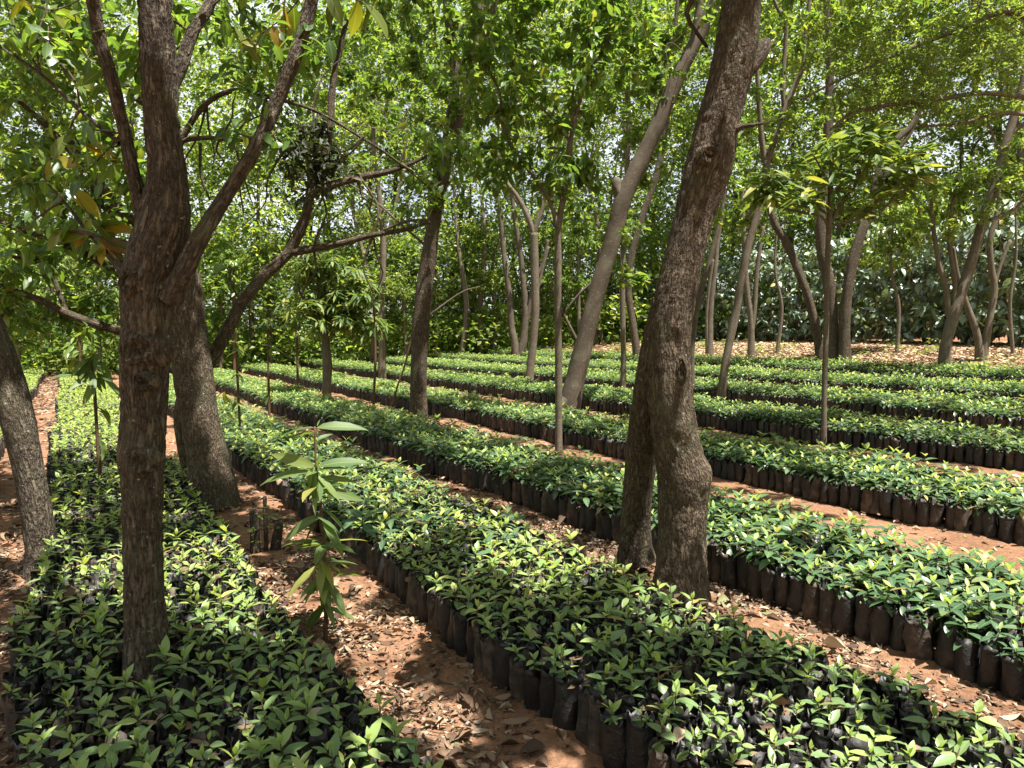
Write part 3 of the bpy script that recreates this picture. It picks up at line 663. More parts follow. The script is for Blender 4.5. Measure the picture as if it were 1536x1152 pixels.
tree('leaning_tree', 'grey trunk leaning strongly to the right with a spreading root foot', 'tree',
     [(852, 632, 50), (855, 612, 38), (862, 575, 33), (872, 530, 30), (884, 480, 28), (898, 430, 27), (912, 385, 27), (922, 345, 27), (931, 310, 28), (945, 275, 27), (962, 240, 25), (985, 190, 25), (1008, 135, 24), (1030, 90, 22), (1052, 45, 21), (1072, 0, 20), (1110, -100, 17), (1170, -260, 10)],
     limbs=[[(848, 600, 18, -.1), (835, 618, 16, -.2), (822, 634, 14, -.3), (812, 648, 10, -.4)], [(935, 300, 20), (925, 280, 16), (927, 268, 12)], [(1040, 70, 14), (1048, 20, 12), (1050, -40, 9)]],
     bare=[[(870, 520, 6), (845, 470, 4), (820, 420, 3)], [(905, 410, 6), (870, 440, 4), (845, 470, 3)]],
     crowns=[(1100, -190, -1.5, 3.2, 1.3, 170), (1500, -170, -2, 2.4, 1.1, 90), (930, 120, .8, 1.3, 1.2, 50), (1010, 250, 1, .9, .7, 24), (960, 40, .5, 1.6, .9, 50), (900, 330, -.6, .7, .5, 18), (940, 420, -.8, .5, .3, 9)],
     bark='bark_grey', size=.14, nleaf=13, seed=61, girth=.92, gaps=True, shade=far_shade(740, 1100, 555, 720, 420))
tree('slender_tree', 'slender grey stem in front of the leaning trunk, forking into thin arching branches', 'tree',
     [(838, 690, 13), (838, 640, 11), (838, 560, 11), (837, 480, 11), (837, 400, 11), (838, 340, 10), (846, 290, 9), (852, 240, 8), (856, 207, 8)],
     limbs=[[(836, 340, 8), (826, 305, 7), (803, 268, 6), (782, 240, 6), (765, 215, 6), (752, 180, 5), (750, 140, 4), (730, 100, 3)], [(856, 210, 7), (870, 150, 6), (888, 100, 5), (906, 75, 5), (916, 30, 4), (920, -30, 3)], [(855, 212, 5), (830, 180, 4), (800, 150, 3), (770, 110, 3)], [(857, 205, 5), (858, 170, 4), (860, 130, 3)]],
     crowns=[(840, 120, 0, 1.0, .6, 30), (920, 60, .1, .9, .6, 24), (740, 120, 0, .9, .6, 24), (700, 240, -.2, .6, .4, 14), (790, 250, .3, .6, .4, 12), (870, 260, -.1, .4, .4, 9), (800, 20, -.2, 1.0, .6, 24)],
     bark='bark_thin', size=.15, nleaf=9, tpl='mid', seed=71, droop=.4)
tree('forked_sapling_tree', 'thin grey tree with forked branches and narrow base, left of the slender stem', 'tree',
     [(793, 581, 15), (796, 550, 12), (800, 510, 12), (803, 460, 12), (802, 400, 12), (801, 350, 11)],
     limbs=[[(801, 352, 9), (790, 322, 8), (776, 295, 7), (758, 270, 6), (748, 230, 4)], [(801, 350, 9), (812, 315, 7), (818, 295, 6), (830, 250, 5), (835, 200, 3)], [(803, 450, 5), (815, 400, 4), (823, 370, 3)]],
     crowns=[(790, 210, 0, 1.6, 1.0, 50), (840, 300, .5, 1.0, .7, 24), (740, 290, .5, 1.0, .7, 24)], size=.13, nleaf=12, seed=81)
tree('pale_trunk_tree', 'pair of pale stems on the far bank behind the thin forked tree', 'tree',
     [(777, 540, 16), (772, 515, 12), (767, 490, 10), (765, 450, 9), (758, 400, 8), (752, 340, 7), (746, 280, 6), (740, 220, 4)],
     limbs=[[(780, 535, 14), (786, 505, 12), (788, 470, 11), (785, 420, 9), (779, 370, 8), (770, 310, 7), (762, 250, 5)], [(790, 480, 8), (800, 430, 7), (815, 395, 6), (822, 360, 5)]],
     crowns=[(760, 230, 0, 1.6, 1.2, 40), (800, 330, 0, 1.2, .9, 24)], bark='bark_grey', leaf='leaf_light', size=.13, nleaf=12, seed=91)
tree('pole_tree', 'thin straight pole-like trunk between the leaning trunk and the twin stemmed trunk', 'tree',
     [(935, 596, 10), (935, 540, 8), (934, 470, 8), (934, 400, 8), (938, 300, 7), (943, 200, 7), (941, 130, 7), (945, 40, 6), (945, -60, 4)],
     crowns=[(950, 130, 0, 1.2, 1.0, 36), (930, 350, 0, .7, .5, 14), (945, -60, 0, 1.6, 1.0, 40)], size=.13, nleaf=12, seed=101)
tree('crooked_tree', 'crooked brown trunk half hidden just left of the twin stemmed trunk', 'tree',
     [(957, 548, 14), (954, 520, 12), (948, 480, 11), (943, 440, 10), (946, 390, 10), (962, 330, 9), (985, 260, 9), (1000, 180, 8), (1010, 80, 7), (1020, -40, 5)],
     crowns=[(1000, 120, .4, 1.6, 1.0, 46), (960, 330, 0, .9, .6, 18)], size=.13, nleaf=12, seed=111, bark='bark_dark', leaf='leaf_light')
tree('stooping_tree', 'brown trunk right of the twin stemmed trunk, leaning right and splitting into upright boughs', 'tree',
     [(1080, 614, 15), (1082, 590, 13), (1087, 550, 12), (1096, 505, 12), (1105, 465, 12), (1112, 420, 12), (1122, 370, 12), (1136, 320, 11), (1146, 280, 11), (1150, 242, 11)],
     limbs=[[(1149, 250, 8), (1142, 200, 7), (1138, 150, 7), (1136, 110, 6), (1132, 40, 5)], [(1150, 245, 10), (1160, 215, 9), (1170, 190, 9), (1176, 165, 9), (1190, 133, 8), (1204, 100, 7), (1208, 60, 6), (1214, 0, 6), (1218, -80, 4)],
            [(1176, 165, 7), (1174, 120, 7), (1178, 70, 6), (1178, 35, 6), (1165, 10, 5), (1150, -30, 4)], [(1146, 285, 6), (1130, 310, 5), (1118, 330, 4)]],
     crowns=[(1180, 40, 0, 1.5, 1.0, 54), (1130, 180, .4, 1.0, .8, 28), (1230, 60, 0, 1.1, .8, 34), (1120, 330, .2, .7, .5, 16), (1190, -120, 0, 2.0, 1.2, 50)], leaf='leaf_light', size=.14, nleaf=12, seed=121, gaps=True, shade=far_shade(1080, 1536, 560, 720, 560))
tree('mango_sapling_tree', 'pole-thin young tree with a round head of long narrow leaves, right of the twin trunk', 'tree',
     [(1236, 668, 9), (1236, 620, 8), (1237, 560, 8), (1239, 500, 8), (1240, 440, 8), (1242, 380, 8), (1244, 330, 8), (1246, 285, 7), (1247, 240, 5)],
     limbs=[[(1244, 345, 5), (1232, 325, 4), (1200, 318, 4), (1165, 308, 3), (1148, 290, 2)], [(1245, 335, 5), (1262, 305, 4), (1285, 275, 4), (1295, 235, 3), (1300, 200, 2)], [(1244, 340, 4), (1290, 328, 3), (1325, 312, 3), (1345, 290, 2)], [(1246, 290, 4), (1230, 250, 3), (1215, 225, 2)]],
     crowns=[(1245, 235, 0, .6, .38, 17), (1155, 285, 0, .36, .26, 9), (1345, 265, 0, .4, .3, 11), (1210, 290, -.1, .5, .25, 9), (1300, 205, 0, .35, .25, 7), (1285, 315, .1, .4, .2, 6), (1390, 240, 0, .2, .2, 4)],
     leaf='leaf_mango', tpl='mango_hi', size=.29, nleaf=10, whorl=True, length=.2, droop=.18, seed=131)
tree('clustered_tree', 'brown trunk leaning left out of the trunk cluster behind the mango pole', 'tree',
     [(1231, 549, 17), (1229, 520, 14), (1222, 484, 13), (1210, 440, 12), (1193, 395, 12), (1180, 365, 11), (1160, 330, 10), (1150, 270, 8), (1140, 200, 6)],
     crowns=[(1150, 180, 0, 1.5, 1.2, 36), (1190, 300, .5, .9, .7, 18)], bark='bark_dark', size=.13, nleaf=12, seed=141)
tree('clustered_tree', 'thickest middle trunk of the cluster behind the mango pole', 'tree',
     [(1252, 553, 25), (1250, 520, 19), (1247, 470, 18), (1243, 420, 17), (1234, 380, 16), (1230, 330, 15), (1238, 250, 14), (1243, 170, 13), (1245, 90, 11), (1240, 0, 9)],
     crowns=[(1240, 60, 0, 2.0, 1.2, 60), (1300, 150, .5, 1.2, .8, 26)], bark='bark_dark', size=.13, nleaf=12, seed=142, leaf='leaf_light')
tree('clustered_tree', 'right trunk of the cluster behind the mango pole, bending right', 'tree',
     [(1267, 554, 22), (1267, 520, 17), (1268, 467, 16), (1272, 430, 15), (1280, 390, 15), (1292, 350, 14), (1306, 318, 13), (1315, 270, 11), (1335, 220, 10), (1370, 185, 8), (1390, 140, 6)],
     limbs=[[(1306, 318, 9), (1345, 230, 7), (1362, 205, 6), (1375, 180, 5)]],
     crowns=[(1380, 150, 0, 1.6, 1.0, 40), (1330, 300, .5, .9, .6, 18)], bark='bark_dark', size=.13, nleaf=12, seed=143)
tree('rightmost_tree', 'tall brown trunk near the right edge, leaning right with a low fork', 'tree',
     [(1416, 562, 20), (1417, 530, 17), (1421, 505, 16), (1430, 475, 16), (1440, 445, 16), (1452, 410, 15), (1462, 375, 14), (1475, 330, 14), (1490, 285, 13), (1504, 233, 13), (1520, 180, 12), (1538, 110, 11), (1560, 20, 9), (1590, -100, 6)],
     limbs=[[(1425, 480, 9), (1418, 430, 8), (1408, 395, 7), (1400, 340, 6), (1395, 280, 4)], [(1430, 470, 8), (1432, 420, 7), (1425, 370, 6), (1428, 310, 5), (1440, 260, 4)], [(1512, 205, 8), (1530, 190, 7), (1560, 175, 5)], [(1485, 330, 6), (1510, 320, 5), (1536, 300, 4)]],
     crowns=[(1500, 60, 0, 1.8, 1.2, 60), (1440, 290, 0, 1.1, .8, 36), (1560, -100, 0, 2.4, 1.4, 60), (1400, 330, 0, .7, .6, 18), (1540, 250, -.5, 1.0, .8, 26)], size=.14, nleaf=12, seed=151, leaf='leaf_light')
tree('split_trunk_tree', 'low tree split into two stems from the base, near the right edge before the hedge', 'tree',
     [(1471, 542, 17), (1468, 515, 11), (1462, 490, 10), (1453, 465, 9), (1446, 445, 8), (1436, 410, 6), (1430, 370, 4)],
     limbs=[[(1473, 538, 14), (1480, 505, 11), (1486, 470, 10), (1491, 434, 10), (1487, 400, 9), (1485, 360, 8), (1495, 320, 6), (1500, 270, 4)], [(1490, 434, 6), (1500, 400, 5), (1515, 360, 4)]],
     crowns=[(1480, 310, 0, 1.5, 1.0, 44), (1430, 380, 0, .8, .6, 16)], size=.13, nleaf=12, seed=161)
tree('thin_tree', 'thin stem with a lit right side, between the stooping trunk and the hedge', 'tree',
     [(1127, 538, 13), (1127, 510, 10), (1126, 480, 9), (1121, 440, 8), (1118, 400, 8), (1115, 340, 7), (1112, 270, 6)],
     limbs=[[(1127, 500, 8), (1132, 460, 7), (1134, 420, 7), (1138, 385, 6), (1145, 340, 5)]], crowns=[(1120, 270, 0, 1.3, .9, 30), (1150, 340, 0, .9, .6, 16)], size=.13, nleaf=12, seed=171, leaf='leaf_light')
tree('thin_tree', 'straight thin stem on the far bank just right of the twin stemmed trunk', 'tree',
     [(1064, 534, 13), (1065, 500, 9), (1067, 450, 8), (1072, 410, 7), (1077, 360, 6), (1085, 300, 5), (1090, 220, 4)],
     limbs=[[(1062, 530, 8), (1060, 480, 5), (1064, 430, 5), (1070, 390, 4)]], crowns=[(1090, 240, 0, 1.3, .9, 30)], size=.13, nleaf=12, seed=172)
tree('thin_tree', 'mottled grey stem hugging the right side of the twin stemmed trunk', 'tree',
     [(1037, 598, 11), (1037, 560, 10), (1038, 520, 9), (1042, 480, 9), (1050, 440, 9), (1062, 400, 8), (1075, 350, 7), (1090, 280, 5)],
     crowns=[(1095, 270, 0, .9, .7, 20)], size=.13, nleaf=12, seed=173, bark='bark_grey')
tree('short_trunk_tree', 'short brown trunk with a dense dark clump of drooping leaves, left of the straight trunk', 'tree',
     [(490, 608, 17), (490, 585, 14), (491, 550, 14), (489, 520, 13), (486, 490, 11), (480, 450, 9), (478, 410, 6)],
     limbs=[[(489, 500, 6), (510, 460, 5), (525, 420, 3)], [(487, 490, 6), (462, 460, 5), (445, 430, 3)]],
     crowns=[(490, 470, 0, .85, .5, 60), (470, 400, 0, .7, .5, 40), (530, 430, .1, .6, .5, 34), (550, 490, .2, .5, .3, 20)], leaf='leaf_mango', tpl='mango_mid', whorl=True, size=.28, nleaf=14, length=.12, droop=.55, seed=181)
tree('background_tree', 'mossy thin trunk between the short leafy tree and the straight trunk', 'tree',
     [(574, 572, 13), (573, 540, 11), (573, 500, 10), (572, 450, 10), (575, 380, 9), (570, 300, 8), (560, 220, 7), (565, 120, 6)],
     crowns=[(560, 330, 0, 1.2, .8, 36), (570, 180, 0, 1.6, 1.0, 46), (600, 430, 0, .7, .5, 18)], size=.12, nleaf=13, seed=191, leaf='leaf_fine')
tree('background_tree', 'brown forked trunk on the far bank right of the straight trunk', 'tree',
     [(669, 526, 13), (670, 490, 10), (675, 450, 9), (680, 400, 8), (690, 340, 7), (695, 280, 5)],
     limbs=[[(670, 500, 8), (683, 465, 7), (695, 435, 6), (702, 400, 4)]], crowns=[(690, 300, 0, 1.6, 1.1, 40), (700, 410, 0, .9, .7, 20)], size=.13, nleaf=12, seed=192, leaf='leaf_light')
tree('background_tree', 'left of two thin brown trunks side by side on the far bank', 'tree',
     [(709, 527, 10), (709, 490, 8), (710, 450, 7), (712, 400, 6), (708, 340, 5)], crowns=[(705, 340, 0, 1.2, .9, 26)], size=.13, nleaf=12, seed=193)
tree('background_tree', 'right of two thin brown trunks side by side on the far bank', 'tree',
     [(717, 528, 9), (718, 490, 7), (720, 450, 7), (724, 400, 6), (732, 340, 5)], crowns=[(738, 340, 0, 1.2, .9, 26)], size=.13, nleaf=12, seed=194, leaf='leaf_light')
tree('background_tree', 'mossy upright trunk at the far left above the litter path', 'tree',
     [(73, 560, 18), (72, 520, 16), (72, 460, 16), (72, 400, 16), (70, 340, 15), (74, 270, 14), (70, 180, 12), (60, 80, 10), (58, -40, 8)],
     crowns=[(60, 150, 0, 2.0, 1.2, 60), (60, -60, 0, 2.4, 1.2, 60), (110, 330, .5, 1.1, .8, 24)], size=.13, nleaf=12, seed=195, leaf='leaf_fine', bark='bark_grey')
for k, (px, py, h, w, cl, lf, lb) in enumerate([
    (330, 560, 150, .8, [(335, 430, .7, .6, 40), (320, 480, .6, .4, 24), (355, 390, .6, .4, 22)], 'leaf_light', 'bright leafy young tree behind the foot of the slanting limb'),
    (408, 555, 170, .7, [(405, 430, .7, .6, 40), (420, 480, .6, .4, 22), (395, 380, .6, .4, 22)], 'leaf_mango', 'leafy young tree right of the slanting limb, left of the short leafy trunk'),
    (610, 545, 160, .7, [(600, 430, .7, .5, 36), (590, 480, .5, .4, 18), (605, 370, .7, .4, 26)], 'leaf_light', 'leafy young tree just left of the straight trunk, beyond the rows'),
    (655, 540, 150, .7, [(690, 440, .7, .5, 34), (670, 390, .7, .4, 24)], 'leaf_fine', 'feathery young tree just right of the straight trunk, beyond the rows'),
    (740, 536, 160, .7, [(735, 420, .9, .6, 40), (745, 470, .6, .4, 18), (720, 360, .8, .5, 26)], 'leaf_light', 'leafy young tree left of the paired pale stems'),
    (870, 528, 150, .7, [(850, 420, .9, .5, 34), (865, 360, .8, .5, 26)], 'leaf_broad', 'leafy young tree between the slender stem and the leaning trunk'),
    (1165, 530, 170, .7, [(1160, 390, .8, .5, 30), (1150, 340, .8, .4, 26)], 'leaf_light', 'leafy young tree left of the trunk cluster behind the mango pole'),
    (1345, 528, 170, .7, [(1340, 370, .9, .5, 34), (1365, 320, .8, .4, 26)], 'leaf_light', 'leafy young tree in the gap right of the trunk cluster'),
    (1520, 530, 190, .7, [(1515, 380, .9, .6, 34), (1525, 320, .9, .5, 26)], 'leaf_broad', 'leafy young tree at the right edge behind the split trunk tree'),
    (25, 575, 150, .7, [(25, 440, .8, .6, 40), (40, 500, .6, .4, 22), (10, 380, .8, .5, 26)], 'leaf_light', 'leafy young tree at the left edge above the curved trunk'),
    (150, 570, 160, .7, [(150, 450, .7, .5, 34), (130, 400, .7, .5, 26), (165, 500, .5, .4, 18)], 'leaf_mango', 'leafy young tree left of the forked trunk, beyond the litter path')]):
    q = np.random.default_rng(800+k); j_ = q.normal(0, 5, 3)
    tree('young_tree', lb, 'tree', [(px, py, 6), (px+j_[0], py-h*.4, 5), (px+j_[1], py-h*.75, 4), (px+j_[2], py-h*1.2, 2)], [], [(a, b, 0, c*1.35, d*1.2, int(n*1.6)) for a, b, c, d, n in cl],
         leaf=lf, size=.22 if lf == 'leaf_mango' else (.08 if lf == 'leaf_fine' else .17), tpl='mango_mid' if lf == 'leaf_mango' else ('fine' if lf == 'leaf_fine' else 'mid'), nleaf=26 if lf == 'leaf_fine' else 9, droop=.4, seed=820+k)
# tree whose trunk stands outside the frame: its long low boughs reach in from the right edge
tree('feathery_tree', 'fine-leaved boughs reaching in across the top right from a trunk beyond the right edge', 'tree',
     [(1760, 700, 30), (1755, 600, 26), (1745, 480, 25), (1735, 360, 24), (1725, 200, 22), (1715, 50, 20), (1700, -150, 15), (1690, -350, 9)],
     limbs=[[(1735, 330, 12), (1640, 215, 10), (1560, 155, 8), (1480, 140, 7), (1400, 150, 6), (1330, 158, 6), (1275, 172, 5), (1245, 195, 3)],
            [(1720, 150, 11), (1620, 80, 9), (1520, 20, 8), (1440, 45, 6), (1360, 75, 5), (1280, 110, 4), (1200, 150, 3)], [(1730, 280, 9), (1620, 200, 7), (1520, 170, 6), (1440, 185, 4), (1380, 190, 3)]],
     crowns=[(1400, 100, 0, .9, .28, 54), (1300, 60, 0, .8, .3, 40), (1480, 60, .2, .9, .35, 44), (1320, 150, 0, .6, .15, 26), (1440, 160, -.2, .6, .15, 22), (1700, -250, 0, 2.2, 1.0, 60)],
     leaf='leaf_fine', tpl='fine', size=.055, nleaf=44, length=.28, droop=.1, seed=201, upw=1.6)
# ------- saplings among the beds
def sapling(name, label, stem, whorls, leaf='leaf_mango', tpl='mango_hi', stem_mat='stem_red', seed=0, jit=.008, dy=None):
    r = np.random.default_rng(seed)
    b = G(stem[0][0], stem[0][1]); Y0 = b[1]
    pts, rad = poly(stem, Y0); org = np.array([b[0], b[1], float(gz(b[0], b[1]))])
    root = thing(name, label, 'sapling', org)
    mb = MB(); tube(mb, pts, rad, 8, .05, .04, seed=seed); mb.build('stem', [stem_mat], root, org)
    mb = MB()
    for px, py, n, L, dr in whorls:
        c = P(px, py, Y0)
        spray(mb, TPL[tpl], c[None], np.array([[.05, 0, 1.]]), n, L, r, 0, length=.10, droop=dr, whorl=True, jit=jit, upw=1.2)
    mb.build('foliage', [leaf], root, org)
    TRUNKS.append((org[0], org[1], .03))
    return root
sp = sapling('mango_sapling', 'leafy young sapling with long drooping leaves in the litter path between the two near beds',
        [(488, 962, 8), (489, 920, 7), (487, 870, 6), (485, 800, 5), (480, 750, 5), (474, 700, 4), (472, 640, 3)],
        [(486, 905, 5, .21, 1.3), (487, 868, 13, .19, 1.0), (486, 840, 11, .19, .5), (485, 812, 9, .21, .1), (482, 775, 4, .21, .9), (478, 735, 4, .21, .8), (475, 712, 4, .19, .5)], seed=301)
sp_y = sp.location.y
hang_leaves(sp, [(474, 642, 417, 640, 0), (474, 642, 543, 630, 0), (472, 650, 425, 648, .05), (476, 640, 478, 628, 0), (474, 660, 497, 647, .03), (474, 700, 405, 678, 0), (470, 708, 388, 705, 0), (476, 700, 545, 680, 0), (478, 706, 520, 692, 0),
                 (474, 704, 462, 755, -.05), (476, 700, 480, 676, 0), (478, 720, 496, 715, 0), (482, 735, 542, 745, 0), (484, 765, 530, 790, 0), (482, 775, 413, 800, 0), (470, 700, 455, 735, -.08)], sp_y, [], 'leaf_mango', tpl='mango_hi', name='leaves', seed=9)
sapling('mango_sapling', 'spindly sapling with dark hanging leaves in the left bed beside the forked trunk',
        [(153, 752, 6), (149, 700, 6), (145, 640, 5), (142, 590, 5), (138, 540, 4)],
        [(140, 530, 9, .27, .9), (143, 560, 9, .26, 1.1), (118, 540, 7, .26, 1.0), (146, 610, 5, .2, 1.3), (150, 655, 4, .19, 1.3), (154, 700, 3, .18, 1.4)], seed=302, jit=.03)
sapling('mango_sapling', 'thin sapling with small leaves standing right of the buttressed trunk',
        [(361, 672, 5), (359, 620, 4), (356, 560, 4), (354, 515, 3)], [(355, 515, 8, .22, .7), (357, 560, 7, .2, .8), (360, 600, 6, .2, .9), (340, 590, 5, .2, .9)], seed=303, jit=.03)
sapling('mango_sapling', 'thin sapling at the left end of the middle bed, near the path bend',
        [(404, 634, 4), (403, 580, 4), (402, 530, 3), (401, 480, 3)], [(402, 480, 8, .26, .6), (403, 520, 7, .24, .8), (404, 590, 5, .22, 1.0)], seed=304, jit=.03)
sapling('mango_sapling', 'thin leafless-stemmed sapling with drooping top, left of the straight trunk',
        [(560, 632, 5), (561, 590, 4), (563, 540, 4), (562, 490, 3), (560, 450, 3)], [(560, 450, 8, .28, .6), (562, 490, 6, .26, .8)], seed=305, jit=.03)
sapling('mango_sapling', 'thin sapling slanting right toward the straight trunk', [(586, 620, 4), (596, 580, 3), (608, 545, 3), (618, 500, 3), (622, 470, 2)], [(622, 470, 5, .24, .6)], seed=306, jit=.03)
sapling('mango_sapling', 'bright green sapling behind the buttressed tree, right of its slanting limb',
        [(352, 560, 6), (352, 500, 5), (350, 440, 5), (350, 400, 4)], [(350, 400, 12, .36, .4), (345, 430, 12, .36, .6), (360, 460, 10, .34, .8), (335, 470, 9, .34, .8), (372, 430, 8, .34, .5)], leaf='leaf_light', seed=307, jit=.12)
sapling('mango_sapling', 'bushy sapling left of the short leafy trunk, over the rows', [(447, 600, 4), (446, 540, 4), (444, 480, 4), (443, 430, 3)],
        [(443, 430, 10, .34, .5), (446, 470, 10, .34, .7), (430, 450, 8, .32, .7), (458, 500, 8, .32, .9)], seed=308, jit=.1)
sapling('mango_sapling', 'small lit sapling at the far left above the litter path', [(120, 600, 5), (120, 540, 4), (118, 490, 4)], [(118, 490, 12, .38, .5), (110, 520, 10, .36, .8), (130, 510, 10, .36, .6)], leaf='leaf_light', seed=309, jit=.12)
sapling('mango_sapling', 'bright sapling on the bank in front of the coffee hedge', [(1397, 518, 4), (1396, 495, 3), (1398, 475, 3)], [(1398, 474, 10, .35, .2), (1395, 495, 7, .3, .5)], leaf='leaf_light', seed=310, jit=.06)

# cut stumps with shoots in the litter path
b = G(395, 832)
st = thing('tree_stump', 'small cut stump of three short stems in the litter path, behind the young sapling', 'stump', b)
for k, pl in enumerate([[(383, 834, 19), (382, 800, 15), (380, 766, 14)], [(399, 834, 9), (399, 800, 7), (397, 745, 6)], [(413, 833, 18), (416, 805, 15), (420, 786, 13)]]):
    pts, rad = poly(pl, b[1]+.04*k); mb = MB(); tube(mb, pts, rad, 14, .02, .08, .004, seed=k+70)
    mb.build('cut_stem', ['bark_brown'], st, b)
mb = MB(); r_ = np.random.default_rng(5)
spray(mb, TPL['mid'], np.array([P(384, 790, b[1]-.06), P(400, 765, b[1]), P(418, 770, b[1])]), np.array([[0, 0, 1.]]*3), 10, .06, r_, length=.1, droop=.1)
mb.build('shoot', ['leaf_light'], st, b)
TRUNKS.append((b[0], b[1], .10))

# ------- shaded coffee hedge on the far bank
def coffee_proto(seed):
    r = np.random.default_rng(seed); stem, fol = MB(), MB()
    for k in range(5):
        a = r.uniform(0, 6.28); q = np.array([math.cos(a), math.sin(a), 0])
        tube(stem, [q*.08, q*.25+[0, 0, .9], q*.4+[0, 0, 1.8], q*.5+[0, 0, 2.5]], [.03, .022, .015, .008], 6, .3, .05, seed=seed+k)
    n = 105; z = r.uniform(.25, 2.75, n); a = r.uniform(0, 6.28, n)
    rad = (1.0-.35*np.clip((z-1.6)/1.2, 0, 1)**1.5)*np.clip(.5+z, 0, 1)*r.uniform(.45, 1, n)**.6
    E = np.stack([np.cos(a)*rad, np.sin(a)*rad, z-.1*rad], 1); D = np.stack([np.cos(a), np.sin(a), np.full(n, -.15)], 1)
    spray(fol, TPL['mid'], E, D, 13, .205, r, length=.42, droop=.55, jit=.04)
    return stem, fol
cp = []
for s in range(3):
    a, f_ = coffee_proto(400+s); cp.append((a.mesh('coffee_stems', ['bark_thin']), f_.mesh('coffee_foliage', ['leaf_coffee'])))
hedge = [(640, 508, .8, 'leftmost, smallest coffee bush of the far hedge, left of the paired thin trunks'), (702, 507, .85, 'coffee bush of the far hedge behind the two side by side brown trunks'), (758, 507, .9, 'coffee bush of the far hedge behind the pale bowed stem'),
         (822, 508, .95, 'coffee bush of the far hedge just left of the slender stem'), (885, 508, 1, 'dark coffee bush of the far hedge behind the leaning trunk'), (948, 509, 1.0, 'coffee bush of the far hedge behind the crooked trunk'),
         (1015, 510, 1.05, 'coffee bush of the far hedge hidden partly by the twin stemmed trunk'), (1078, 511, 1.05, 'glossy coffee bush of the far hedge directly right of the twin stemmed trunk'), (1142, 512, 1.1, 'glossy coffee bush behind the thin stem with a lit right side'),
         (1205, 512, 1.1, 'glossy coffee bush behind the left-leaning trunk of the cluster'), (1268, 513, 1.15, 'glossy coffee bush behind the right trunk of the cluster'), (1330, 514, 1.2, 'tall glossy coffee bush in the open gap right of the trunk cluster'),
         (1392, 515, 1.15, 'glossy coffee bush behind the bright bank sapling'), (1455, 516, 1.2, 'glossy coffee bush behind the split trunk tree'), (1520, 518, 1.25, 'bluish glossy coffee bush at the right edge of the picture'), (1590, 520, 1.2, 'coffee bush cut off by the right edge of the picture')]
for i, (px, py, sc, lab) in enumerate(hedge):
    b = G(px, py)
    root = thing('coffee_bush', lab, 'bush', b, 'coffee bushes of the far hedge')
    root.rotation_euler = (0, 0, i*2.1); root.scale = (sc*1.25, sc*1.25, sc*1.18)
    for nm, me in zip(('stems', 'foliage'), cp[i % 3]):
        o = bpy.data.objects.new(nm, me); COL.objects.link(o); o.parent = root

# ------- trees in the wood beyond
far = [(28, 556, 'left'), (130, 545, 'left'), (212, 548, 'left'), (330, 540, 'left'), (425, 538, 'left'), (455, 548, 'left'), (520, 534, 'left'), (545, 540, 'left'), (600, 530, 'left'),
       (760, 494, 'mid'), (850, 494, 'mid'), (905, 494, 'mid'), (985, 494, 'mid'), (1100, 494, 'right'), (1180, 494, 'right'), (1300, 494, 'right'), (1365, 494, 'right'), (1500, 494, 'right'), (1570, 494, 'right')]
lab = {'left': 'thin tree trunk in the hazy green wood left of the straight trunk', 'mid': 'tree rising behind the far coffee hedge in the middle of the picture', 'right': 'tree rising behind the glossy coffee hedge at the right'}
fr = np.random.default_rng(77)
for i, (px, py, w) in enumerate(far):
    wpx = fr.uniform(6, 11); l1 = fr.normal(0, 14, 5).cumsum()
    tk = [(px, py, wpx*1.2), (px+l1[0], py-90, wpx), (px+l1[1], py-190, wpx*.9), (px+l1[2], py-300, wpx*.75), (px+l1[3], py-420, wpx*.5)]
    lim = [[(px+l1[1], py-185, wpx*.6), (px+l1[1]+fr.choice([-1, 1])*40, py-270, wpx*.4), (px+l1[1]+fr.choice([-1, 1])*70, py-350, wpx*.25)]]
    tree('wood_tree', lab[w], 'tree', tk, lim, [(px+l1[2], py-300, 0, 2.6, 2.2, 60), (px+l1[3], py-460, 0, 3.2, 2.0, 60), (px, py-170, .5, 1.6, 1.2, 16)], size=.17, nleaf=12, length=.5,
         leaf=['leaf_far', 'leaf_light', 'leaf_broad'][i % 3], seed=500+i, group='trees in the wood, '+w, bark=['bark_thin', 'bark_grey'][i % 2], twig_r=.009)

mb = MB(); wr = np.random.default_rng(88)
nC = 17500
az = wr.uniform(R(-52), R(52), nC); dist = wr.uniform(31, 46, nC)
x, y = np.sin(az)*dist, np.cos(az)*dist
top = 21+3*np.sin(az*9+1)+2*np.sin(az*23)+1.5*np.sin(az*41)
z = gz(x, y)+top*wr.random(nC)**.85
low = np.arange(nC) < 3600
dist[low] = wr.uniform(42, 50, low.sum()); x, y = np.sin(az)*dist, np.cos(az)*dist
z[low] = gz(x, y)[low]+7*wr.random(low.sum())
lo2 = (np.arange(nC) >= 3600) & (np.arange(nC) < 6400)
dist[lo2] = wr.uniform(33, 46, lo2.sum()); x, y = np.sin(az)*dist, np.cos(az)*dist; z[lo2] = gz(x, y)[lo2]+1.5*wr.random(lo2.sum())
low = low | lo2
colk = wr.random(nC) < np.where(low, .6, .34)+1.2*np.clip(cover(x*.45, y*.45)-.34, 0, 1)
x, y, z = x[colk], y[colk], z[colk]; nC = len(x)
E = np.stack([x, y, z], 1)
kk = 66
grp = np.repeat(np.clip((cover(x*1.3+20, z*1.6+y*.3)*3.0+.15+wr.normal(0, .5, nC)), 0, 2.99).astype(int), kk); csz = np.repeat(wr.uniform(.55, 1.15, nC), kk)
pos = (E[:, None]+wr.normal(0, 1, (nC, kk, 3))*np.array([.62, .62, .34])*wr.uniform(.5, 1.25, (nC, 1, 1))).reshape(-1, 3)
up = pos[:, 2] > gz(pos[:, 0], pos[:, 1])+.1; pos, grp, csz = pos[up], grp[up], csz[up]
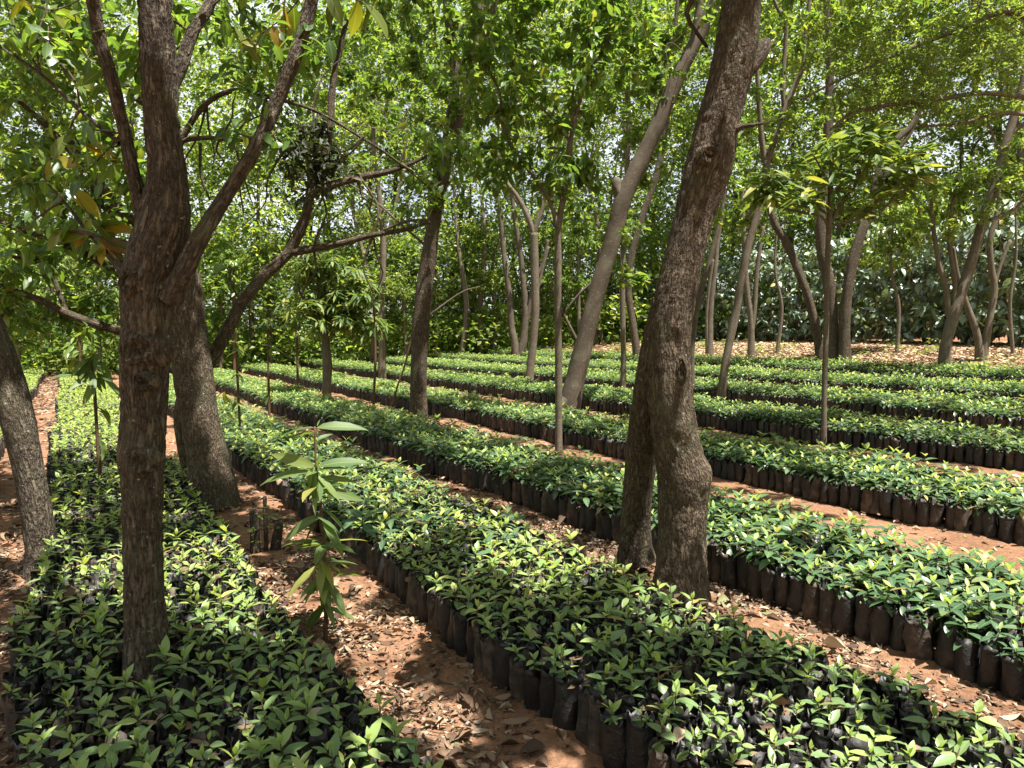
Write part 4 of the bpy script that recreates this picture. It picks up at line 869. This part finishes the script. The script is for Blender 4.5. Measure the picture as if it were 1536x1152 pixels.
n = len(pos); D = wr.normal(0, 1, (n, 3)); D[:, 2] = D[:, 2]*.5-.25; nn = wr.normal(0, .6, (n, 3)); nn[:, 2] += .8
kp = lit_keep(pos); pos, D, nn, grp, csz = pos[kp], D[kp], nn[kp], grp[kp], csz[kp]; n = len(pos)
for k, mi in ((0, 2), (1, 0), (2, 3)):
    w_ = grp == k; place(mb, TPL['lo'], pos[w_], frames(D[w_], nn[w_]), wr.uniform(.18, .31, w_.sum())*csz[w_], mi)
a = wr.uniform(R(56), R(304), 2600); d = wr.uniform(24, 34, 2600); x, y = np.sin(a)*d, np.cos(a)*d; E = np.stack([x, y, gz(x, y)+13*wr.random(2600)], 1)  # unseen leaf ring beside and behind the camera, added to block low sky
pos = (E[:, None]+wr.normal(0, .8, (2600, 9, 3))).reshape(-1, 3); n = len(pos); D = wr.normal(0, 1, (n, 3)); nn = wr.normal(0, .7, (n, 3)); nn[:, 2] += .7
place(mb, TPL['lo'], pos, frames(D, nn), wr.uniform(.45, .8, n))
for i in range(60):
    a, d = wr.uniform(R(-45), R(45)), wr.uniform(32, 55); bx, by = math.sin(a)*d, math.cos(a)*d; bz = float(gz(bx, by)); q = wr.normal(0, .35, (4, 2)).cumsum(0)
    tube(mb, [(bx, by, bz-.1)]+[(bx+q[k, 0], by+q[k, 1], bz+2.4*(k+1)) for k in range(4)], [.13, .11, .09, .07, .03], 6, 1.2, .05, m=1, seed=i)
o = mb.build('far_woodland', ['leaf_far', 'bark_thin', 'leaf_broad', 'leaf_light']); o['kind'] = 'stuff'; o['label'] = 'sunlit green wood closing the view beyond the beds and hedge'; o['category'] = 'woodland'

# ------------------------------------------------------------------ ground
ax = np.unique(np.concatenate([-np.geomspace(8, 160, 26), np.arange(-8, 20, .11), np.geomspace(20, 160, 24)]))
ay = np.unique(np.concatenate([-np.geomspace(3, 160, 20), np.arange(-3, 26, .11), np.geomspace(26, 200, 26)]))
gu, gv = np.meshgrid(ay, ax)                       # u along the rows, v across them
X, Y = uv2xy(gu, gv)
Z = gz_v(gv)
gn = np.random.default_rng(3)
bump = np.zeros_like(Z)
for k in range(14):
    fx, fy, ph = gn.normal(0, 3.2, 1), gn.normal(0, 3.2, 1), gn.uniform(0, 6.28)
    bump += .006*np.sin(fx*X+fy*Y+ph)
Z = Z+bump*np.clip((30-np.hypot(X, Y))/10, 0, 1)
n0, n1 = X.shape
i = (np.arange(n0-1)[:, None]*n1+np.arange(n1-1)[None]).ravel()
mb = MB(); mb.add(np.stack([X, Y, Z], -1).reshape(-1, 3), [np.stack([i, i+n1, i+n1+1, i+1], 1)])
o = mb.build('ground', ['ground']); o['kind'] = 'structure'; o['label'] = 'red earth ground of the nursery'

# ------------------------------------------------------------------ bagged seedlings
def seedling_proto(seed, kind, lod):
    r = np.random.default_rng(seed); parts = {0: MB(), 1: MB(), 2: MB()}
    big = kind == 'big'
    h = r.uniform(.10, .17) if big else r.uniform(.06, .11)
    lean = r.normal(0, .012, 2)
    if lod != 'lo':
        tube(parts[2], [(0, 0, -.01), (lean[0]*.5, lean[1]*.5, h*.5), (lean[0], lean[1], h)], [.0028, .0024, .0016], 5, .05)
    else:
        v = np.array([(-.002, 0, 0), (.002, 0, 0), (.002+lean[0], lean[1], h), (-.002+lean[0], lean[1], h)]); parts[2].add(v, [np.array([[0, 1, 2, 3]])])
    npair = r.integers(4, 7) if big else r.integers(3, 6)
    a0 = r.uniform(0, 3.14)
    for k in range(npair):
        t = k/(npair-1)
        zz = h*(.35+.65*t) if big else h*(.5+.5*t)
        L = (.054+.042*math.sin(math.pi*(.25+.5*t))) if big else (.031+.029*math.sin(math.pi*(.2+.55*t)))
        if t > .95: L *= .62
        L *= r.uniform(.85, 1.2)
        for sgn in (0, 1):
            a = a0+k*math.pi/2+sgn*math.pi+r.normal(0, .22)
            el = (-.62 if big else -.25)+1.5*t**1.3+r.normal(0, .2)
            d = np.array([[math.cos(a)*math.cos(el), math.sin(a)*math.cos(el), math.sin(el)]])
            nrm = np.array([[-math.cos(a)*math.sin(el), -math.sin(a)*math.sin(el), math.cos(el)+.1]])+r.normal(0, .18, (1, 3))
            p = np.array([[lean[0]*zz/h, lean[1]*zz/h, zz]])
            place(parts[1 if t > (.8 if big else .6) else 0], TPL['seed_'+lod], p, frames(d, nrm), [L], 0)
    if not big and lod != 'lo':
        for sgn in (0, 1):
            a = a0+.8+sgn*math.pi+r.normal(0, .2)
            place(parts[0], TPL['round'], np.array([[0, 0, h*.42]]), frames(np.array([[math.cos(a), math.sin(a), -.25]]), np.array([[0, 0, 1.]])+r.normal(0, .15, (1, 3))), [r.uniform(.035, .05)], 0)
    return parts
def flat(mb):
    """one template from a builder"""
    if not mb.v: return None
    v = np.concatenate([a for a, _ in mb.v]); uv = np.concatenate([b for _, b in mb.v])
    q = [f for f, _ in mb.f if f.shape[1] == 4]; t = [f for f, _ in mb.f if f.shape[1] == 3]
    return v, [np.concatenate(g) for g in (q, t) if g], uv
BAG_H = .188
def bag_mb(seed, sides, full=True):
    r = np.random.default_rng(seed); mb = MB()
    prof = [(.046, 0), (.055, .012), (.057, .07), (.056, .13), (.058, .19), (.0565, .225), (.059, BAG_H+.012), (.055, BAG_H+.008), (.053, BAG_H-.02)] if full else [(.056, .13), (.0575, .225), (.059, BAG_H+.01), (.054, BAG_H-.02)]
    th = np.linspace(0, 2*np.pi, sides, endpoint=False); rows = []
    ph = r.uniform(0, 6.28, 6)
    for k, (rad, z) in enumerate(prof):
        e = .006*np.sin(3*th+ph[0]+z*22)+.004*np.sin(5*th+ph[1]-z*40)+r.normal(0, .0018, sides)
        zz = z+(r.normal(0, .006, sides)+.012*np.sin(2*th+ph[2])+.008*np.sin(3*th+ph[3]) if z > .2 and k < len(prof)-1 else 0)
        sx = 1+.10*math.sin(ph[4]); 
        rad *= .93
        rows.append(np.stack([(rad+e)*np.cos(th)*sx, (rad+e)*np.sin(th)/sx, np.full(sides, z)+(zz-z)], 1))
    v = np.concatenate(rows); f = []
    for k in range(len(prof)-1):
        a = k*sides+np.arange(sides); b = k*sides+(np.arange(sides)+1) % sides
        f.append(np.stack([a, b, b+sides, a+sides], 1))
    mb.add(v, f); return mb
def soil_mb(seed, sides):
    r = np.random.default_rng(seed); mb = MB(); th = np.linspace(0, 2*np.pi, sides, endpoint=False)
    v = np.concatenate([np.stack([.050*np.cos(th), .050*np.sin(th), np.full(sides, BAG_H-.018)], 1), np.stack([.03*np.cos(th), .03*np.sin(th), BAG_H-.012+r.normal(0, .003, sides)], 1), [[0, 0, BAG_H-.008]]])
    a = np.arange(sides); b = (a+1) % sides
    mb.add(v, [np.stack([a, b, b+sides, a+sides], 1), np.stack([a+sides, b+sides, np.full(sides, 2*sides)], 1)]); return mb

BEDS = [  # v range, u range, kind, name
    (-1.90, -.75, 7.5, 40, 'small', 'far left'), (-.2, .92, 1.2, 42, 'small', 'left'), (1.66, 2.76, .6, 42, 'mixed', 'middle'), (3.52, 4.68, 0, 42, 'big', 'right'),
    (6.0, 7.15, 0, 42, 'big', 'second right'), (8.7, 9.85, 0, 42, 'big', 'c'), (11.2, 12.4, 0, 42, 'big', 'd'), (13.6, 14.8, 0, 42, 'big', 'e'), (16.0, 17.0, 0, 42, 'big', 'f')]
sr = np.random.default_rng(99)
rows_all = []
SPC = .104
for bi, (v0, v1, u0, u1, kind, nm) in enumerate(BEDS):
    nr = int(round((v1-v0)/SPC)); 
    for j in range(nr):
        uu = np.arange(u0+(SPC*.5 if j % 2 else 0), u1, SPC)
        vv = np.full_like(uu, v0+(j+.5)*(v1-v0)/nr)
        wob = .035*np.sin(uu*.9+bi)+.02*np.sin(uu*2.3+bi*2)
        uu = uu+sr.normal(0, .009, len(uu)); vv = vv+sr.normal(0, .009, len(uu))+wob
        x, y = uv2xy(uu, vv)
        edge = 1 if j < 2 or j >= nr-1 else 0
        rows_all.append(np.stack([x, y, uu, np.full_like(uu, bi), np.full_like(uu, j), np.full_like(uu, edge)], 1))
S = np.vstack(rows_all)
px, py, f = proj(np.stack([S[:, 0], S[:, 1], gz(S[:, 0], S[:, 1])+.28], 1))
ok = (~np.isnan(px)) & (px > -260) & (px < 1800) & (py < 1420) & (f > 1.6) & (f < 44)
for tx, ty, tr in TRUNKS:
    ok &= np.hypot(S[:, 0]-tx, S[:, 1]-ty) > tr+.045
S, px, py, f = S[ok], px[ok], py[ok], f[ok]
inframe = (px > 4) & (px < 1532) & (py < 1146)
cand = np.where(inframe)[0]
near = cand[np.argsort(f[cand])[:300]]
isn = np.zeros(len(S), bool); isn[near] = True
kinds = np.array([b[4] for b in BEDS])[S[:, 3].astype(int)]
rr = sr.random(len(S))
uvx = S[:, 2]
vig = .92+.32*cover(S[:, 0]*.8+7, S[:, 1]*.8-3)
isbig = (kinds == 'big') | ((kinds == 'mixed') & (rr < np.clip((uvx-3.5)/5, 0, .55)))
ORD = ['first', 'second', 'third', 'fourth', 'fifth', 'sixth', 'seventh', 'eighth', 'ninth', 'tenth', 'eleventh', 'twelfth', 'thirteenth', 'fourteenth', 'fifteenth', 'sixteenth', 'seventeenth', 'eighteenth', 'nineteenth', 'twentieth']
ORD += ['twenty-'+o for o in ORD[:9]]+['thirtieth']+['thirty-'+o for o in ORD[:9]]+['fortieth']
BAGM = [(bag_mb(600+k, 16).mesh('grow_bag', ['bag']), soil_mb(620+k, 12).mesh('soil', ['soil'])) for k in range(6)]
def three(kind, k):
    p = seedling_proto(700+k+(50 if kind == 'big' else 0), kind, 'hi')
    old = 'seed_dark' if kind == 'big' else 'seed_old'
    fol = MB()
    for m in (0, 1):
        t = flat(p[m])
        if t: fol.add(t[0], t[1], t[2], m)
    return p[2].mesh('stem', ['stem_red']), fol.mesh('foliage', [old, 'seed_young'])
PROTO = {k: [three(k, i) for i in range(12)] for k in ('small', 'big')}
order = {}
for i in sorted(near, key=lambda i: (S[i, 3], S[i, 4], f[i])):
    bi, j = int(S[i, 3]), int(S[i, 4]); k = order[(bi, j)] = order.get((bi, j), -1)+1
    kind = 'big' if isbig[i] else 'small'
    look = 'bushy dark seedling' if kind == 'big' else 'small pale seedling'
    lb = f'{look}, {ORD[k]} in from the picture edge, {ORD[j]} leftmost row of {BEDS[bi][5]} bed'
    x, y = S[i, 0], S[i, 1]; z = float(gz(x, y))
    root = thing('potted_seedling', lb, 'seedling', (x, y, z-.004), f'bagged coffee seedlings in the {BEDS[bi][5]} bed')
    root.rotation_euler = (sr.normal(0, .06), sr.normal(0, .06), sr.uniform(0, 6.28))
    root.scale = (1, 1, sr.uniform(.86, 1.08))
    bm, sm = BAGM[sr.integers(6)]; stm, fo = PROTO[kind][sr.integers(12)]
    bo = bpy.data.objects.new('grow_bag', bm); COL.objects.link(bo); bo.parent = root
    so = bpy.data.objects.new('soil', sm); COL.objects.link(so); so.parent = bo
    po = bpy.data.objects.new('stem', stm); COL.objects.link(po); po.parent = root; po.location = (0, 0, BAG_H-.01)
    s_ = sr.uniform(.65, 1.2)*vig[i]; po.scale = (s_, s_, s_); po.rotation_euler = (0, 0, sr.uniform(0, 6.28))
    fo_ = bpy.data.objects.new('foliage', fo); COL.objects.link(fo_); fo_.parent = po
# everything past the nearest three hundred: one object
mb = MB()
rest = np.where(~isn)[0]
z = gz(S[:, 0], S[:, 1])
base = np.stack([S[:, 0], S[:, 1], z-.004], 1)
lods = np.where(f < 9, 'hi', np.where(f < 15, 'mid', 'lo'))
var = sr.integers(0, 10, len(S))
def rots(n, tilt):
    a = sr.uniform(0, 6.28, n); tx, ty = sr.normal(0, tilt, n), sr.normal(0, tilt, n)
    zc = np.stack([tx, ty, np.ones(n)], 1); xd = np.stack([np.cos(a), np.sin(a), np.zeros(n)], 1)
    return frames(xd-0*zc, zc)
for kind in ('small', 'big'):
    for lod in ('hi', 'mid', 'lo'):
        for k in range(10):
            sel = rest[(lods[rest] == lod) & (var[rest] == k) & (isbig[rest] == (kind == 'big'))]
            if not len(sel): continue
            p = seedling_proto(900+k+(50 if kind == 'big' else 0), kind, lod)
            ps = base[sel]+np.array([0, 0, BAG_H-.01]); Rm = rots(len(sel), .12); sc = sr.uniform(.6, 1.2, len(sel))*vig[sel]
            for m in (0, 1, 2):
                t = flat(p[m])
                if t: place(mb, t, ps, Rm, sc, {0: 2 if kind == 'big' else 0, 1: 1, 2: 3}[m])
edge = S[:, 5] > 0
for full in (True, False):
    for k in range(4):
        for sd, lo_, hi_ in ((14, 0, 9), (8, 9, 60)):
            sel = rest[(edge[rest] == full) & (var[rest] % 4 == k) & (f[rest] >= lo_) & (f[rest] < hi_)]
            if not len(sel): continue
            Rm = rots(len(sel), .09)
            place(mb, flat(bag_mb(600+k, sd, full)), base[sel], Rm, sr.uniform(.95, 1.04, len(sel)), 4)
            place(mb, flat(soil_mb(620+k, 8)), base[sel], Rm, np.ones(len(sel)), 5)
o = mb.build('seedling_beds', ['seed_old', 'seed_young', 'seed_dark', 'stem_red', 'bag', 'soil'])
o['kind'] = 'stuff'; o['label'] = 'rows of coffee seedlings in black bags filling the beds behind the nearest plants'; o['category'] = 'seedlings'

# ------------------------------------------------------------------ leaf litter
lr = np.random.default_rng(123)
LT = [leaf_tpl(*HI, lr.uniform(.32, .5), fold=lr.uniform(-.3, .5), droop=lr.uniform(-.22, .22), curl=lr.uniform(-.6, .9), wav=lr.uniform(-.2, .2)) for k in range(10)]
LL = [leaf_tpl(*MID, lr.uniform(.4, .6), fold=lr.uniform(-.3, .4), droop=lr.uniform(-.2, .2)) for k in range(5)]
GAPV = [(-.8, -.14), (.93, 1.64), (2.78, 3.5), (4.7, 5.98), (7.2, 8.7), (9.9, 11.2)]
pts, siz = [], []
def scatter(u0, u1, v0, v1, dens, s0, s1, dz=.004, cl=True):
    n = int((u1-u0)*(v1-v0)*dens); u, v = lr.uniform(u0, u1, n), lr.uniform(v0, v1, n)
    x, y = uv2xy(u, v)
    if cl:
        k = lr.random(n) < np.clip(.75+.6*np.sin(2.1*x+1.3*y)+.5*np.sin(3.7*x-4.1*y+2)+.35*np.sin(8*x+6*y), .3, 1); x, y = x[k], y[k]
    pts.append(np.stack([x, y, gz(x, y)+dz+lr.uniform(0, .022, len(x))], 1)); siz.append(lr.uniform(s0, s1, len(x)))
for a, b in GAPV[:3]:
    scatter(.6, 6.5, a, b, 1700, .012, .042); scatter(.6, 6.5, a, b, 380, .04, .085); scatter(6.5, 14, a, b, 330, .03, .09); scatter(14, 34, a, b, 60, .06, .12)
scatter(1.0, 5.5, .93, 1.64, 16, .10, .15, cl=False); scatter(1.0, 5.5, 2.8, 3.5, 14, .10, .16, cl=False)
for a, b in GAPV[3:]:
    scatter(0, 10, a, b, 60, .03, .08); scatter(10, 30, a, b, 25, .05, .1)
scatter(3.2, 9, -2.6, -.14, 300, .04, .10)
scatter(2, 22, 17.1, 20.8, 480, .06, .14, cl=False); scatter(22, 44, 17.1, 21, 90, .1, .18, cl=False); scatter(2, 30, 20.8, 25, 90, .09, .17, cl=False); scatter(14, 40, -.8, -.14, 160, .05, .11, cl=False)
for (v0, v1, dens) in ((-.12, .92, 75), (1.66, 2.76, 55), (3.5, 4.7, 12)):
    scatter(1.2, 9, v0, v1, dens, .04, .11, dz=BAG_H, cl=False)
pt, sz = np.vstack(pts), np.concatenate(siz)
for tx, ty, tr in TRUNKS:
    k = np.hypot(pt[:, 0]-tx, pt[:, 1]-ty) > tr; pt, sz = pt[k], sz[k]
qx, qy, qf = proj(pt)
k = (~np.isnan(qx)) & (qx > -300) & (qx < 1850) & (qy < 1450); pt, sz, qf = pt[k], sz[k], qf[k]
mb = MB(); n = len(pt)
a = lr.uniform(0, 6.28, n); D = np.stack([np.cos(a), np.sin(a), lr.normal(0, .12, n)], 1); nn = lr.normal(0, .3, (n, 3)); nn[:, 2] += lr.choice([-1, 1], n)
Fm = frames(D, nn); which = lr.integers(0, 10, n)
for w in range(10):
    s1 = (which == w) & (qf < 8); place(mb, LT[w], pt[s1], Fm[s1], sz[s1])
    bank = pt[:, 0]*V[0]+pt[:, 1]*V[1] > 16.9
    for bk in (0, 1):
        s2 = (which == w) & (qf >= 8) & (bank == bool(bk)); place(mb, LL[w % 5], pt[s2], Fm[s2], sz[s2], 2*bk)
for i in range(260):
    u, v = lr.uniform(.8, 9), lr.choice([lr.uniform(.93, 1.64), lr.uniform(2.8, 3.5), lr.uniform(4.7, 5.9), lr.uniform(-.8, -.2)])
    x, y = uv2xy(u, v); a = lr.uniform(0, 6.28); L = lr.uniform(.06, .3); q = np.array([math.cos(a), math.sin(a), lr.normal(0, .05)])*L/2; c = np.array([x, y, float(gz(x, y))+.014])
    tube(mb, [c-q, c+lr.normal(0, .01, 3)*[1, 1, .2], c+q], [.0035, .003, .0015], 4, .1, m=1)
o = mb.build('leaf_litter', ['litter', 'twig', 'litter_pale']); o['kind'] = 'stuff'; o['label'] = 'curled brown dead leaves and twigs covering the paths'; o['category'] = 'leaf litter'
# low weeds on the bank
mb = MB(); n = 420
u, v = lr.uniform(4, 34, n), 17.4+3.2*lr.random(n)**.6
k = lr.random(n) < np.clip(.5+.8*np.sin(u*1.7)+.4*np.sin(v*5+u), .05, 1); u, v = u[k], v[k]
x, y = uv2xy(u, v); E = np.stack([x, y, gz(x, y)+.14], 1)
spray(mb, TPL['mango_mid'], E, np.tile([0, 0, 1.], (len(E), 1))+lr.normal(0, .2, (len(E), 3)), 12, .16, lr, length=.2, droop=.1, jit=.06)
o = mb.build('bank_weeds', ['leaf_light']); o['kind'] = 'stuff'; o['label'] = 'patchy green weeds on the sunlit bank below the coffee hedge'; o['category'] = 'weeds'

# ------------------------------------------------------------------ light, sky, camera
w = bpy.data.worlds.new('World'); scene.world = w; w.use_nodes = True
nt = w.node_tree; nt.nodes.clear()
sky = nt.nodes.new('ShaderNodeTexSky'); sky.sky_type = 'NISHITA'; sky.sun_disc = False
sky.sun_elevation = SUN_EL; sky.sun_rotation = math.atan2(SH[0], SH[1]); sky.dust_density = 5.0; sky.altitude = 1500
bg = nt.nodes.new('ShaderNodeBackground'); bg.inputs['Strength'].default_value = .054
ow = nt.nodes.new('ShaderNodeOutputWorld')
tcw = nt.nodes.new('ShaderNodeTexCoord'); cn = nt.nodes.new('ShaderNodeTexNoise'); cn.inputs['Scale'].default_value = 3; cn.inputs['Detail'].default_value = 5
nt.links.new(tcw.outputs['Generated'], cn.inputs['Vector'])
cm_ = nt.nodes.new('ShaderNodeMapRange'); cm_.inputs['From Min'].default_value = .3; cm_.inputs['From Max'].default_value = .65; cm_.inputs['To Min'].default_value = .35; cm_.inputs['To Max'].default_value = .9
nt.links.new(cn.outputs[0], cm_.inputs['Value'])
mxw = nt.nodes.new('ShaderNodeMix'); mxw.data_type = 'RGBA'; nt.links.new(cm_.outputs[0], mxw.inputs[0]); nt.links.new(sky.outputs[0], mxw.inputs[6]); mxw.inputs[7].default_value = (6.8, 7.0, 7.3, 1)
nt.links.new(mxw.outputs[2], bg.inputs[0]); nt.links.new(bg.outputs[0], ow.inputs[0])
sl = bpy.data.lights.new('Sun', 'SUN'); sl.energy = 5.0; sl.angle = R(.53); sl.color = (1, .95, .86)
so = bpy.data.objects.new('Sun', sl); COL.objects.link(so)
so.rotation_euler = Vector(-SUN).to_track_quat('-Z', 'Y').to_euler(); so.location = (3, -4, 20)
cd = bpy.data.cameras.new('Camera'); cam = bpy.data.objects.new('Camera', cd); COL.objects.link(cam)
cd.sensor_width = 36; cd.lens = F/1536*36; cd.clip_end = 600; cd.clip_start = .05
cam.location = (0, 0, H); cam.rotation_euler = (math.pi/2-PITCH, 0, 0)
scene.camera = cam
scene.view_settings.view_transform = 'Standard'; scene.view_settings.look = 'None'
scene.view_settings.exposure = 1.85; scene.view_settings.gamma = 1
c = scene.cycles
c.max_bounces = 8; c.diffuse_bounces = 3; c.glossy_bounces = 2; c.transmission_bounces = 4; c.transparent_max_bounces = 4
c.caustics_reflective = False; c.caustics_refractive = False
